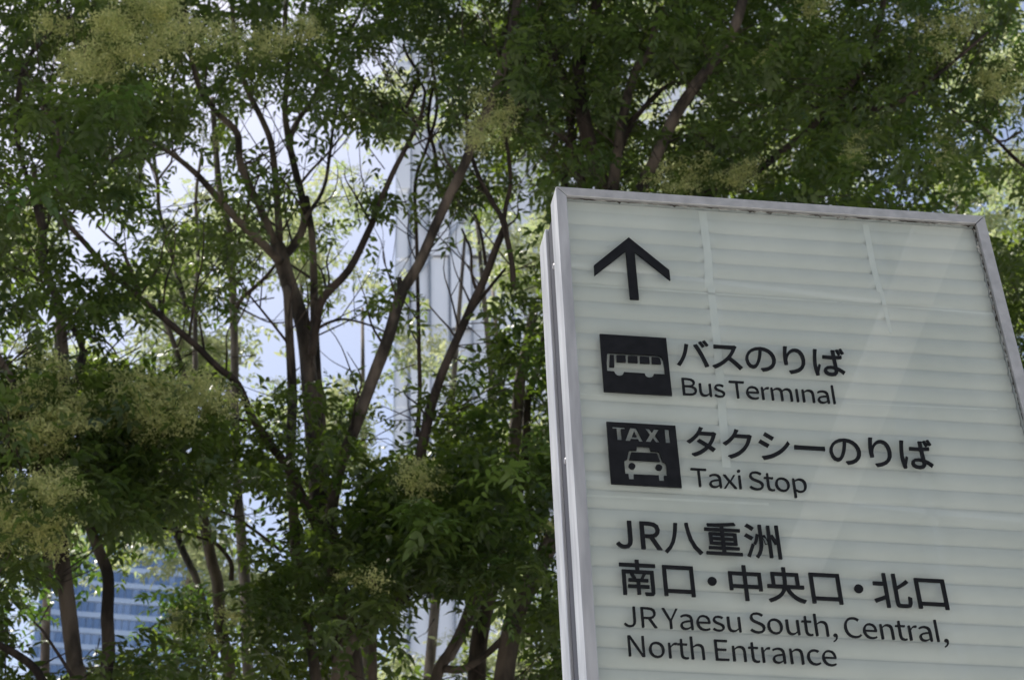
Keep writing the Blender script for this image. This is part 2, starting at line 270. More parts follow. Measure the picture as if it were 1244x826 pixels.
# ---- lettering: outlines in thousandths (350 = one em of the wide characters)
GL = {"バ":[350,[[268,273,249,265,278,216,297,225],[306,287,288,279,317,231,336,239],[76,105,62,74,43,41,22,10,52,-2,71,28,89,61,104,94,118,133,129,173,136,203,142,229,111,235,107,210,101,182,94,155,85,129],[249,119,258,95,266,70,275,45,282,21,288,-2,319,8,277,128,268,151,257,176,246,200,235,221,226,239,198,229,208,211,218,190,229,166,239,142]]],"ス":[350,[[280,234,262,248,236,245,101,245,65,247,65,215,101,217,237,217,224,185,203,150,179,120,156,96,129,72,100,50,68,31,35,16,57,-8,88,8,117,27,145,48,170,71,194,95,215,74,237,53,257,31,275,10,290,-9,315,12,299,30,280,51,258,74,235,96,213,116,236,150,256,186,271,219]]],"の":[350,[[167,225,162,192,155,161,147,130,129,83,111,56,94,48,78,54,64,75,58,111,63,141,77,169,99,195,130,214],[196,225,228,218,254,203,273,181,285,154,289,124,284,90,271,64,251,43,227,28,200,20,170,15,187,-11,232,0,269,20,296,47,312,81,318,123,312,163,294,199,266,227,229,245,184,251,135,244,93,223,60,192,39,153,31,109,40,59,63,27,93,15,112,20,130,33,146,55,161,85,175,124,184,158,190,192]]],"り":[350,[[119,276,88,277,85,247,80,213,76,172,74,134,78,78,105,81,104,124,111,153,125,182,144,208,167,226,193,233,224,221,242,187,249,138,242,92,223,57,194,33,156,17,113,8,130,-18,178,-5,219,16,250,46,270,86,277,138,273,179,263,212,246,237,224,253,197,258,172,254,149,241,129,222,113,201,102,179,106,209,112,245]]],"ば":[350,[[81,264,50,266,48,241,45,220,40,192,36,160,33,126,32,94,34,50,39,13,45,-17,70,-15,69,-3,70,13,95,90,81,102,61,50,57,99,59,126,62,156,66,188,70,217,75,240],[284,277,267,272,287,222,305,229],[319,288,302,283,322,234,340,240],[228,61,229,49,225,29,213,16,190,11,168,14,153,23,148,38,154,53,169,63,192,67,205,66,217,64],[254,266,222,266,224,244,224,201,190,200,131,203,131,177,190,175,224,175,227,85,195,88,156,81,131,62,123,36,131,9,156,-9,195,-15,232,-7,251,14,256,42,256,49,274,38,291,24,309,8,324,32,304,48,281,64,255,77,251,177,311,183,311,210,251,202,251,245]]],"タ":[350,[[188,275,156,285,145,257,132,236,115,211,93,185,65,160,32,136,56,117,78,134,99,153,117,172,134,191,148,210,267,210,256,179,240,145,219,113,145,160,126,141,201,91,180,71,156,52,129,34,99,19,65,6,90,-15,124,-1,154,15,180,34,204,53,224,74,262,42,283,66,243,97,258,119,271,141,282,164,291,185,297,206,306,224,283,238,259,235,165,235,172,248]]],"ク":[350,[[188,272,155,283,145,255,133,234,117,210,95,185,68,160,35,137,59,118,81,134,100,151,118,169,134,187,147,204,266,204,260,184,251,161,240,138,226,116,210,95,189,74,166,54,138,36,106,20,70,7,96,-15,132,0,164,17,191,37,214,57,235,80,252,103,268,128,280,153,290,178,297,200,305,219,282,233,259,230,164,230,172,244]]],"シ":[350,[[105,269,90,245,165,196,181,220],[53,19,69,-10,90,-5,114,2,139,11,163,22,185,34,218,55,248,78,275,104,299,131,320,159,303,188,284,159,261,131,234,105,204,81,170,60,148,48,125,38,101,30,76,23],[53,190,37,166,113,118,130,143]]],"ー":[350,[[36,152,36,117,84,119,277,119,314,117,314,152,276,150,84,150]]],"八":[350,[[107,260,101,201,91,142,74,85,48,35,11,-7,30,-26,70,18,98,72,116,132,128,195,136,258],[231,268,206,266,208,233,217,174,235,103,267,33,318,-26,341,-8,291,48,259,115,242,182,233,237]]],"重":[350,[[56,189,56,80,161,80,161,56,44,56,44,35,161,35,161,5,18,5,18,-17,332,-17,332,5,187,5,187,35,310,35,310,56,187,56,187,80,297,80,297,189,187,189,187,210,331,210,331,232,187,232,187,259,297,272,283,292,245,287,199,282,149,278,97,275,47,273,52,253,161,257,161,232,20,232,20,210,161,210,161,189],[81,126,161,126,161,99,81,99],[187,126,270,126,270,99,187,99],[81,170,161,170,161,144,81,144],[187,170,270,170,270,144,187,144]]],"洲":[350,[[144,286,144,164,143,126,140,89,132,53,118,19,96,-12,118,-28,141,6,156,43,165,82,169,123,169,164,169,286],[116,195,110,165,101,135,88,111,108,100,121,126,130,158,137,189],[171,183,180,157,188,130,193,106,214,114,209,137,200,164,190,189],[28,272,49,259,69,245,85,233,101,254,85,266,65,279,44,290],[13,177,72,141,88,163,28,196],[20,-9,44,-23,90,89,69,102,60,78,50,54,40,30,30,9],[295,287,295,124,286,147,274,172,261,196,243,188,243,281,218,281,218,-20,243,-20,243,183,257,157,269,130,277,106,295,114,295,-28,320,-28,320,287]]],"南":[350,[[111,161,120,147,127,132,132,119,154,126,149,140,141,154,132,168],[160,294,160,259,21,259,21,234,160,234,160,197,40,197,40,-28,67,-28,67,173,284,173,284,3,284,-2,281,-4,276,-5,227,-5,236,-28,261,-28,281,-27,296,-24,305,-19,310,-10,311,3,311,197,189,197,189,234,329,234,329,259,189,259,189,294],[218,168,194,118,93,118,93,97,161,97,161,62,86,62,86,40,161,40,161,-21,187,-21,187,40,265,40,265,62,187,62,187,97,259,97,259,118,216,118,241,161]]],"口":[350,[[44,257,44,-19,72,-19,72,11,279,11,279,-18,307,-18,307,257],[72,37,72,231,279,231,279,37]]],"・":[350,[[175,170,156,165,143,152,138,133,143,114,156,101,175,96,194,101,207,114,212,133,207,152,194,165]]],"中":[350,[[160,294,160,231,34,231,34,65,60,65,60,87,160,87,160,-28,188,-28,188,87,289,87,289,67,316,67,316,231,188,231,188,294],[60,113,60,206,160,206,160,113],[289,113,188,113,188,206,289,206]]],"央":[350,[[160,294,160,245,57,245,57,130,18,130,18,104,149,104,137,78,119,54,93,32,59,12,15,-6,30,-28,78,-9,116,14,143,40,163,68,176,97,194,61,218,31,247,6,282,-14,323,-27,340,-4,301,8,267,24,239,46,217,73,200,104,332,104,332,130,296,130,296,245,187,245,187,294],[83,130,83,220,160,220,160,182,156,130],[269,130,183,130,187,182,187,220,269,220]]],"北":[350,[[12,43,24,17,113,54,113,-25,139,-25,139,288,113,288,113,205,22,205,22,179,113,179,113,81],[312,234,287,213,257,191,225,171,225,287,198,287,198,28,202,-1,215,-16,241,-20,297,-20,323,-12,336,16,341,67,316,79,313,34,307,12,295,6,243,6,232,7,226,14,225,28,225,144,248,156,270,170,292,183,313,197,332,211]]],"J":[187,[[83,-5,124,6,147,35,154,75,154,257,121,257,121,78,117,47,103,29,80,24,63,27,48,36,35,53,12,36,30,14,54,0]]],"R":[222,[[68,135,68,230,111,230,145,226,166,212,173,185,166,157,145,140,111,135],[176,0,213,0,147,112,178,126,198,150,205,185,194,227,162,250,116,257,35,257,35,0,68,0,68,109,114,109]]],"B":[230,[[35,0,117,0,149,3,176,12,197,27,210,48,214,75,208,105,189,126,162,137,162,138,183,150,195,170,200,194,188,230,157,250,111,257,35,257],[68,148,68,231,107,231,141,227,161,214,168,190,161,167,141,153,106,148],[68,26,68,123,112,123,151,118,174,102,182,76,174,48,150,31,112,26]]],"u":[213,[[88,-5,112,0,132,12,151,30,152,30,154,0,181,0,181,190,149,190,149,55,132,37,115,26,97,23,77,28,65,45,62,74,62,190,29,190,29,70,36,29,55,4]]],"s":[164,[[82,-5,120,3,143,24,151,52,142,81,120,98,93,110,73,118,58,128,52,143,56,156,68,166,88,170,103,168,117,162,131,153,146,173,130,184,110,192,87,195,52,188,29,168,22,141,30,115,51,97,77,86,98,78,114,66,120,50,116,35,104,24,83,20,62,23,44,31,27,43,11,22,31,8,56,-1]]],"T":[210,[[89,0,121,0,121,229,199,229,199,257,11,257,11,229,89,229]]],"e":[194,[[109,-5,133,-2,154,5,172,15,160,36,146,28,130,23,113,21,81,29,59,52,50,88,178,88,179,106,170,153,145,184,103,195,78,191,55,178,36,157,23,129,18,95,23,60,36,33,55,12,80,0],[49,110,59,142,79,163,104,169,129,163,146,143,151,110]]],"r":[136,[[32,0,64,0,64,122,79,148,95,162,112,166,131,163,137,191,116,195,96,190,78,176,62,155,62,155,58,190,32,190]]],"m":[324,[[32,0,64,0,64,138,81,154,97,164,112,167,132,162,144,145,147,116,147,0,179,0,179,138,196,154,212,164,227,167,247,162,259,145,263,116,263,0,294,0,294,120,288,161,269,186,237,195,215,190,194,178,174,159,164,178,146,191,121,195,100,191,80,179,62,162,62,162,58,190,32,190]]],"n":[214,[[32,0,64,0,64,138,82,154,98,164,116,167,137,162,149,145,152,116,152,0,184,0,184,120,178,161,159,186,126,195,102,191,81,179,62,162,62,162,58,190,32,190]]],"a":[197,[[76,-5,99,-1,120,9,139,23,140,23,143,0,169,0,169,117,162,158,141,185,103,195,74,191,49,182,29,170,41,148,58,158,77,165,98,168,122,161,134,144,137,120,94,114,61,103,38,90,25,72,21,49,28,20,47,2],[85,21,68,24,56,34,51,51,59,73,87,89,137,99,137,46,120,32,103,24]]],"l":[99,[[66,-5,84,-2,80,23,73,22,69,23,66,28,64,36,64,279,32,279,32,38,36,15,47,0]]],"x":[174,[[5,0,39,0,64,44,84,78,85,78,106,44,134,0,169,0,106,96,164,190,131,190,107,148,91,117,89,117,70,148,45,190,10,190,68,99]]],"i":[96,[[32,0,64,0,64,190,32,190],[48,229,59,232,67,239,70,251,67,262,59,269,48,271,37,269,30,262,27,251,30,239,37,232]]],"S":[209,[[106,-5,153,5,183,31,194,68,187,100,168,122,141,137,104,153,84,162,68,175,62,196,68,215,84,228,110,233,132,230,151,222,168,209,185,230,164,246,139,257,110,261,68,252,39,228,29,193,37,162,57,141,81,127,118,111,140,101,155,87,161,65,154,44,136,29,107,24,81,28,57,39,36,56,17,33,42,13,72,0]]],"t":[132,[[92,-5,104,-4,116,-1,127,2,121,27,99,21,82,26,72,38,70,58,70,164,121,164,121,190,70,190,70,244,43,244,40,190,9,188,9,164,38,164,38,59,43,25,60,3]]],"o":[212,[[106,-5,133,0,157,12,176,33,189,60,194,95,189,130,176,158,157,178,133,191,106,195,79,191,55,178,36,158,23,130,18,95,23,60,36,33,55,12,79,0],[106,22,77,31,58,57,51,95,58,133,77,159,106,168,135,159,154,133,161,95,154,57,135,31]]],"p":[217,[[32,-80,64,-80,64,-16,63,18,81,5,98,-2,116,-5,141,0,164,13,182,34,194,62,199,98,195,131,186,158,171,178,150,191,123,195,101,191,81,181,62,168,62,168,58,190,32,190],[111,22,97,24,81,30,64,42,64,142,82,156,99,165,115,168,144,159,160,135,165,98,158,57,139,31]]],"Y":[186,[[77,0,109,0,109,99,186,257,153,257,120,184,94,128,92,128,67,184,34,257,0,257,77,99]]],"h":[213,[[32,0,64,0,64,138,82,154,98,164,116,167,137,162,149,145,152,116,152,0,184,0,184,120,178,161,159,186,126,195,102,191,81,179,63,163,64,202,64,279,32,279]]],",":[97,[[26,-67,54,-49,71,-24,77,7,74,27,65,40,50,44,38,41,30,34,26,22,30,10,38,2,50,-1,54,0,49,-20,37,-36,19,-48]]],"C":[223,[[132,-5,163,0,189,12,211,32,193,53,176,37,156,27,133,24,106,29,84,42,68,64,57,93,54,129,57,165,68,193,85,215,107,228,134,233,155,230,172,221,187,209,204,230,187,245,163,257,134,261,97,255,66,238,42,211,26,174,20,128,26,82,41,45,65,18,96,1]]],"N":[253,[[35,0,66,0,66,135,62,215,63,215,91,162,185,0,218,0,218,257,187,257,187,123,192,42,190,42,162,95,68,257,35,257]]],"c":[179,[[107,-5,129,-2,150,7,169,19,155,41,142,31,127,25,110,22,79,31,59,57,51,95,59,133,80,159,111,168,125,166,137,160,149,152,165,173,150,184,132,192,110,195,81,191,56,178,36,158,23,130,18,95,23,60,35,33,54,12,79,0]]],"E":[206,[[35,0,187,0,187,28,68,28,68,121,165,121,165,149,68,149,68,229,183,229,183,257,35,257]]]}
def curve_mesh(name, loops, off=0.0, depth=.0022):
    cu = bpy.data.curves.new(name, 'CURVE'); cu.dimensions = '2D'; cu.fill_mode = 'BOTH'; cu.extrude = depth; cu.offset = off
    for L in loops:
        s = cu.splines.new('POLY'); s.points.add(len(L) - 1)
        for i, (x, y) in enumerate(L): s.points[i].co = (x, y, 0, 1)
        s.use_cyclic_u = True
    o = bpy.data.objects.new(name, cu); col.objects.link(o)
    dg = bpy.context.evaluated_depsgraph_get()
    me = bpy.data.meshes.new_from_object(o.evaluated_get(dg)); me.name = name
    bpy.data.objects.remove(o); bpy.data.curves.remove(cu)
    return me
LET_Y = .0075
cache = {}
def glyph_mesh(ch, sx, sy, off):
    key = (ch, round(sx, 7), round(sy, 7), off)
    if key not in cache:
        loops = [[(c[i] * sx, c[i + 1] * sy) for i in range(0, len(c), 2)] for c in GL[ch[0]][1]]
        if ch == 'i.': loops = [min(loops, key=lambda L: max(y for x, y in L))]
        me = curve_mesh('letter' if ord(ch[0]) < 256 else 'character', loops, off)
        me.materials.append(M['ink']); cache[key] = me
    return cache[key]
def text_line(chars, x_left, x_right, v_base, sx, sy, off, adv=None, dx=None):
    """ink of the first glyph starts at x_left, ink of the last ends at x_right; v_base measured down from the sign's top"""
    inkL = lambda ch: min(x for c in GL[ch[0]][1] for x in c[0::2]); inkR = lambda ch: max(x for c in GL[ch[0]][1] for x in c[0::2])
    A = [(adv or {}).get(ch, GL[ch[0]][0]) * sx for ch in chars]
    nat = sum(A[:-1]) + inkR(chars[-1]) * sx - inkL(chars[0]) * sx
    track = (x_right - x_left - nat) / (len(chars) - 1)
    x = x_left - inkL(chars[0]) * sx
    for ch, a in zip(chars, A):
        if ch != ' ':
            me = glyph_mesh(ch, sx, sy, off)
            o = link(me.name, me, None, sign); o.location = (x + (dx or {}).get(ch, 0) * sx, LET_Y, HT - v_base); o.rotation_euler = (R(90), 0, 0)
        x += a + track
GL[' '] = [72, [[0, 0]]]
GL['l'] = [99, [[32, 0, 62, 0, 62, 279, 32, 279]]]
LXS = 1.075
EM = .0794 / 350
off_j = .0005; off_l = -.0005
t_ = lambda s: [c for c in s]
text_line(t_('バスのりば'), .2392, .6069, .4563, EM * 1.0, EM, off_j)
text_line(t_('タクシーのりば'), .2420, .7598, .6712, EM * 1.0, EM, off_j)
text_line(t_('JR八重洲'), .0780, .4065, .8892, EM * 1.0, EM, off_j)
text_line(t_('南口・中央口・北口'), .0802, .7275, .9812, EM, EM, off_j, {'・': 233}, {'・': -58})
cap = .0420 / 257
LT = lambda s: [('i.' if c == '1' else c) for c in s]
text_line(LT('Bus Term1nal'), .2437, .5710, .5303, cap * LXS, cap, off_l)
text_line(LT('Taxi Stop'), .2420, .4801, .7453, cap * LXS, cap, off_l)
text_line(LT('JR Yaesu South, Central,'), .0795, .7135, 1.0540, cap * LXS, cap, off_l)
text_line(LT('North Entrance'), .0845, .4857, 1.1130, cap * LXS, cap, off_l)
def flat_part(name, loops):
    me = curve_mesh(name, [[(x, -v) for x, v in L] for L in loops]); me.materials.append(M['ink'])
    o = link(name, me, None, sign); o.location = (0, LET_Y, HT); o.rotation_euler = (R(90), 0, 0); return o
flat_part('arrow', [[(0.1591, 0.1269), (0.2434, 0.2101), (0.2435, 0.2376), (0.1693, 0.1660), (0.1692, 0.2945), (0.1495, 0.2950), (0.1495, 0.1658), (0.0753, 0.2376), (0.0753, 0.2107)]])
sq = lambda v: [(.0764, v), (.2201, v), (.2201, v + .143), (.0764, v + .143)]
def rnd(cx, cy, r, k=14): return [(cx + r * math.cos(2 * math.pi * i / k), cy + r * math.sin(2 * math.pi * i / k)) for i in range(k)]
flat_part('bus_pictogram', [sq(.3908),
  [(0.0921, 0.4364), (0.1960, 0.4363), (0.2020, 0.4376), (0.2062, 0.4405), (0.2090, 0.4483), (0.2096, 0.4650), (0.2093, 0.4830), (0.1856, 0.4836), (0.1835, 0.4894), (0.1800, 0.4922), (0.1748, 0.4935), (0.1700, 0.4920), (0.1673, 0.4890), (0.166, 0.4836), (0.1218, 0.4834), (0.1194, 0.4894), (0.1165, 0.4922), (0.1120, 0.4935), (0.1066, 0.4925), (0.1030, 0.4888), (0.1012, 0.4835), (0.0862, 0.4828), (0.0862, 0.4655), (0.0890, 0.4410)],
  [(0.0948, 0.4424), (0.1034, 0.4424), (0.1023, 0.4720), (0.0920, 0.4720)],
  [(0.1090, 0.4419), (0.1283, 0.4417), (0.1280, 0.4581), (0.1085, 0.4581)],
  [(0.1338, 0.4419), (0.1536, 0.4417), (0.1534, 0.4580), (0.1332, 0.4581)],
  [(0.1591, 0.4417), (0.1790, 0.4416), (0.1791, 0.4578), (0.1587, 0.4579)],
  [(0.1847, 0.4414), (0.1965, 0.4412), (0.2005, 0.4428), (0.2026, 0.4462), (0.2034, 0.4574), (0.1841, 0.4575)]])
flat_part('taxi_pictogram', [sq(.6068),
  [(0.1351, 0.6601), (0.1625, 0.6599), (0.1633, 0.6698), (0.1779, 0.6699), (0.1811, 0.6723), (0.1862, 0.6934), (0.1915, 0.695), (0.1928, 0.7002), (0.1925, 0.7250), (0.1857, 0.7253), (0.1855, 0.7370), (0.1752, 0.7372), (0.1750, 0.7250), (0.1241, 0.7258), (0.1237, 0.7374), (0.1136, 0.7374), (0.1130, 0.7258), (0.1066, 0.7256), (0.1066, 0.6990), (0.1077, 0.6947), (0.1129, 0.6923), (0.1180, 0.6735), (0.1209, 0.6705), (0.1342, 0.6700)],
  [(0.1228, 0.6750), (0.1756, 0.6745), (0.1808, 0.6927), (0.1172, 0.6927)],
  rnd(.1220, .7068, .0069), rnd(.1771, .7065, .0069),
  [(0.0878, 0.6165), (0.114, 0.6166), (0.1138, 0.6219), (0.1054, 0.6221), (0.1058, 0.6484), (0.0965, 0.6484), (0.0962, 0.622), (0.0878, 0.6219)],
  [(0.1258, 0.6165), (0.1375, 0.6164), (0.1506, 0.6491), (0.1413, 0.6492), (0.1390, 0.6441), (0.1242, 0.6441), (0.1218, 0.6492), (0.1129, 0.6491)],
  [(0.1272, 0.6378), (0.1368, 0.6379), (0.1322, 0.6254)],
  [(0.1551, 0.6166), (0.1654, 0.6165), (0.1704, 0.6250), (0.1755, 0.6165), (0.1853, 0.6167), (0.1758, 0.6318), (0.1860, 0.6486), (0.1758, 0.6486), (0.1703, 0.6388), (0.1645, 0.6488), (0.1545, 0.6488), (0.1648, 0.6319)],
  [(0.1964, 0.6161), (0.2058, 0.6160), (0.2058, 0.6486), (0.1964, 0.6487)]])

# ------------------------------------------------------------------ trees
def smooth_path(pts, k=5):
    """Catmull-Rom through (x,y,z,r) rows"""
    P = np.array(pts, float); P = np.vstack([2 * P[0] - P[1], P, 2 * P[-1] - P[-2]]); out = []
    for i in range(1, len(P) - 2):
        a, b, c, d = P[i - 1:i + 3]
        for t in np.arange(k) / k:
            out.append(.5 * (2 * b + (c - a) * t + (2 * a - 5 * b + 4 * c - d) * t * t + (3 * b - a - 3 * c + d) * t ** 3))
    out.append(P[-2]); return np.array(out)
def tube(pts, sides=9, k=4, wob=.06, seed=0):
    S = smooth_path(pts, k); rr = np.random.default_rng(seed); vs = []; fs = []
    n_ = len(S); prevx = None
    ph = rr.random(3) * 6.28
    for i in range(n_):
        d = S[min(i + 1, n_ - 1), :3] - S[max(i - 1, 0), :3]; d /= np.linalg.norm(d) + 1e-9
        x = np.array([1., 0, 0]) if prevx is None else prevx
        x = x - d * (x @ d); 
        if np.linalg.norm(x) < 1e-3: x = np.array([0, 1., 0]) - d * d[1]
        x /= np.linalg.norm(x); prevx = x; y = np.cross(d, x)
        r0 = max(S[i, 3], .002)
        for j in range(sides):
            a = 2 * math.pi * j / sides
            r = r0 * (1 + wob * math.sin(2 * a + ph[0] + i * .21) + wob * .8 * math.sin(3 * a + ph[1] - i * .33) + rr.normal() * wob * .35)
            vs.append(S[i, :3] + r * (x * math.cos(a) + y * math.sin(a)))
    for i in range(n_ - 1):
        for j in range(sides):
            a = i * sides + j; b = i * sides + (j + 1) % sides; fs.append((a, b, b + sides, a + sides))
    fs.append(tuple(range(sides))[::-1]); fs.append(tuple(range((n_ - 1) * sides, n_ * sides)))
    return vs, fs
LIMB_PTS = []
def limb(name, tree, pts, w0, w1, m, Y, dY=0.0, ground=False, sides=9):
    """pts: pixel path from the base upwards; w: width in photo pixels; Y grows by dY along it"""
    rows = []; n_ = len(pts)
    for i, q in enumerate(pts):
        t = i / max(1, n_ - 1); yy = Y + dY * t
        P = at(q[0], q[1], yy); dist = (P - CAM).dot(c_f); r = (w0 + (w1 - w0) * t) * dist / F_PX / 2 * .88
        rows.append([P.x, P.y, P.z, r])
    if ground:
        a = rows[0]; bx, by = ground if isinstance(ground, tuple) else (a[0], a[1])
        rows = [[bx, by, -.1, a[3] * 1.5], [bx * .9 + a[0] * .1, by * .9 + a[1] * .1, a[2] * .12, a[3] * 1.22], [bx * .5 + a[0] * .5 , by * .5 + a[1] * .5, a[2] * .55, a[3] * 1.1]] + rows
    vs, fs = tube(rows, sides, 4, .05, len(LIMB_PTS))
    b = MB(); b.add(vs, fs); o = b.build(name, M[m], tree, smooth=True)
    LIMB_PTS.append((tree, np.array(rows))); return o

def tree(name, label, x, y, group='street trees behind the sign'):
    t = empty(name, (0, 0, 0)); tag(t, label, 'tree', group); return t
# central tree with several stems
TC = tree('street_tree', 'multi-stemmed tree with fluted brown trunk left of the sign, forking into many upright limbs', 0, 9.5)
limb('trunk', TC, [(425, 960), (418, 826), (402, 720), (388, 620), (384, 560), (377, 480), (369, 400), (352, 350), (337, 300)], 27, 22, 'bark', 9.4, .3, True, 14)
limb('trunk', TC, [(428, 900), (424, 800), (408, 720), (394, 640), (386, 570), (381, 510)], 44, 24, 'bark', 9.45, .15, False, 14)
limb('trunk', TC, [(395, 960), (380, 800), (362, 700), (356, 620), (353, 560), (355, 480), (352, 420), (350, 380), (348, 350)], 17, 11, 'bark', 9.15, .4, True)
limb('trunk', TC, [(405, 760), (396, 620), (392, 540), (386, 470), (382, 400), (381, 340), (379, 286), (372, 240)], 17, 9, 'bark', 9.6, .2)
limb('limb', TC, [(341, 318), (320, 297), (288, 267), (257, 232), (237, 210), (203, 183), (175, 170), (140, 150)], 13, 5, 'bark', 9.6, -1.1)
limb('limb', TC, [(340, 312), (330, 285), (315, 251), (292, 201), (288, 162), (265, 139), (245, 112), (237, 90), (225, 30), (228, -60)], 12, 6, 'bark', 9.7, -.5)
limb('limb', TC, [(338, 312), (339, 286), (336, 236), (330, 177), (318, 145), (300, 108), (286, 60), (280, -30)], 12, 6, 'bark', 9.7, .2)
limb('limb', TC, [(340, 315), (356, 300), (369, 274), (368, 247), (358, 205), (350, 166), (346, 131), (350, 90), (346, 20), (360, -60)], 13, 6, 'bark', 9.7, .3)
limb('limb', TC, [(351, 172), (360, 150), (373, 131), (392, 100), (410, 60), (440, 10), (450, -50)], 9, 4, 'bark', 9.85, .4)
limb('limb', TC, [(369, 268), (392, 232), (400, 193), (404, 160), (408, 139), (414, 80)], 6, 3, 'bark', 9.7, .6)
limb('twig', TC, [(366, 222), (380, 205), (396, 189), (418, 162), (445, 132)], 4, 2.5, 'bark', 9.7, .5)
limb('twig', TC, [(310, 291), (322, 268), (328, 246), (324, 225)], 4, 2.5, 'bark', 9.6, .5)
limb('twig', TC, [(330, 238), (342, 220), (352, 206)], 4, 3, 'bark', 9.7, .1)
limb('limb', TC, [(379, 430), (384, 396), (392, 363), (423, 329), (447, 282), (466, 236), (480, 205), (495, 176), (512, 140)], 13, 6, 'bark_dark', 9.5, -.4)
limb('twig', TC, [(386, 399), (402, 391), (420, 388), (446, 394), (470, 404)], 4.5, 2.5, 'bark_dark', 9.5, .3)
limb('twig', TC, [(395, 362), (400, 340), (397, 318), (402, 300)], 3.5, 2, 'bark_dark', 9.5, .3)
limb('limb', TC, [(398, 700), (400, 640), (412, 570), (431, 521), (453, 460), (471, 412), (487, 358), (509, 321), (527, 280), (545, 240), (560, 210), (578, 165), (602, 110), (622, 40), (636, -50)], 18, 12, 'bark', 9.2, -.6, False, 11)
limb('branch_stub', TC, [(488, 360), (486, 347), (485, 338)], 11, 7, 'bark', 9.0, 0)
limb('twig', TC, [(502, 335), (512, 318), (515, 305)], 4, 3, 'bark', 9.0, 0)
# slender tree to its left
TS = tree('street_tree', 'slender tree with straight thin stems seen left of the central multi-stemmed tree', -1, 11.2)
limb('trunk', TS, [(305, 960), (300, 800), (299, 727), (296, 689), (292, 640), (288, 592), (285, 504), (285, 433), (284, 382), (282, 338), (279, 286), (267, 230), (263, 190), (258, 120)], 17, 8, 'bark_pale', 11.0, .2, True)
limb('limb', TS, [(286, 378), (294, 362), (312, 347), (330, 328), (344, 308)], 7, 4, 'bark_dark', 11.0, -.4)
limb('twig', TS, [(288, 372), (310, 384), (330, 392), (352, 391)], 3, 2, 'bark_dark', 11.0, .2)
limb('trunk', TS, [(285, 900), (268, 760), (264, 708), (257, 682), (249, 640), (238, 599), (212, 588), (196, 560), (190, 520)], 18, 12, 'bark', 10.4, -.3, True)
limb('limb', TS, [(262, 800), (241, 711), (228, 682), (212, 640), (209, 592), (204, 560)], 11, 9, 'bark', 10.7, .2)
limb('limb', TS, [(236, 560), (237, 460), (237, 406), (238, 351), (241, 300), (238, 240), (246, 180)], 9, 4, 'bark_pale', 12.4, 0)
limb('limb', TS, [(225, 460), (216, 432), (207, 405), (197, 380), (190, 340)], 8, 6, 'bark', 10.6, .2)
limb('limb', TS, [(228, 380), (216, 336), (210, 312), (202, 286), (193, 255), (191, 218), (182, 198), (172, 190)], 8, 4, 'bark', 10.8, .2)
limb('twig', TS, [(191, 220), (200, 208), (208, 197), (209, 186)], 4, 2.5, 'bark', 11, 0)
limb('twig', TS, [(190, 215), (189, 196), (186, 182)], 3, 2, 'bark', 11, 0)
limb('twig', TS, [(166, 240), (172, 205), (176, 193), (196, 188), (220, 180)], 3.5, 2.5, 'bark_dark', 9.8, 0)
limb('twig', TS, [(281, 705), (280, 682), (262, 660), (240, 652), (205, 642), (160, 640)], 7, 3, 'bark_dark', 10.2, -.2)
limb('twig', TS, [(340, 668), (320, 652), (290, 631), (262, 618), (240, 606)], 5, 4, 'bark_dark', 9.9, .2)
# tree at the left edge
TL = tree('street_tree', 'leafy tree at the left edge, two bare curved trunks before the blue tower', -2, 8.5)
limb('trunk', TL, [(98, 960), (96, 830), (91, 804), (82, 736), (74, 671), (70, 620), (74, 560), (78, 520), (79, 473), (75, 406), (70, 365), (58, 338), (52, 320), (53, 296), (50, 260), (40, 200)], 26, 8, 'bark', 8.3, .3, True)
limb('trunk', TL, [(126, 960), (129, 830), (132, 790), (130, 749), (131, 700), (120, 668), (106, 632), (92, 590), (84, 540), (90, 480), (102, 426)], 19, 12, 'bark', 8.6, .2, True)
limb('limb', TL, [(102, 430), (96, 412), (85, 388), (72, 366), (60, 345)], 9, 6, 'bark', 8.8, -.2)
limb('twig', TL, [(56, 345), (44, 338), (30, 330), (16, 324)], 5, 3, 'bark_dark', 8.4, 0)
limb('twig', TL, [(78, 392), (92, 404), (110, 409), (130, 416), (142, 430)], 4, 2.5, 'bark_dark', 8.6, .2)
limb('limb', TL, [(60, 700), (48, 580), (37, 514), (20, 474), (2, 440), (-25, 400)], 13, 9, 'bark', 8.0, -.3)
limb('limb', TL, [(40, 660), (24, 600), (14, 583), (0, 553), (-30, 510)], 11, 9, 'bark_dark', 8.3, -.2)
limb('limb', TL, [(30, 600), (22, 560), (12, 540), (-5, 512)], 6, 5, 'bark_dark', 8.6, -.2)
limb('limb', TL, [(70, 880), (51, 826), (36, 806), (8, 788), (-30, 770)], 14, 9, 'bark_dark', 8.0, -.2)
limb('twig', TL, [(88, 822), (78, 805), (68, 790), (52, 766), (41, 755)], 5, 3, 'bark_dark', 8.1, -.1)
limb('limb', TL, [(72, 240), (68, 205), (72, 180), (66, 150), (50, 130)], 7, 4, 'bark', 8.0, -.1)
limb('limb', TL, [(55, 300), (40, 240), (20, 160), (30, 80), (70, 20), (60, -60)], 8, 5, 'bark_dark', 8.3, -.3)
# long dark slanting branch
limb('limb', TC, [(385, 640), (350, 570), (322, 530), (305, 504), (289, 467), (264, 446), (237, 419), (197, 385), (169, 361), (132, 328), (100, 292), (78, 268), (60, 250)], 13, 6, 'bark_dark', 9.2, -1.4, False, 10)
limb('twig', TC, [(168, 352), (156, 322), (146, 300), (132, 288), (118, 274)], 6, 3, 'bark_dark', 8.2, -.2)
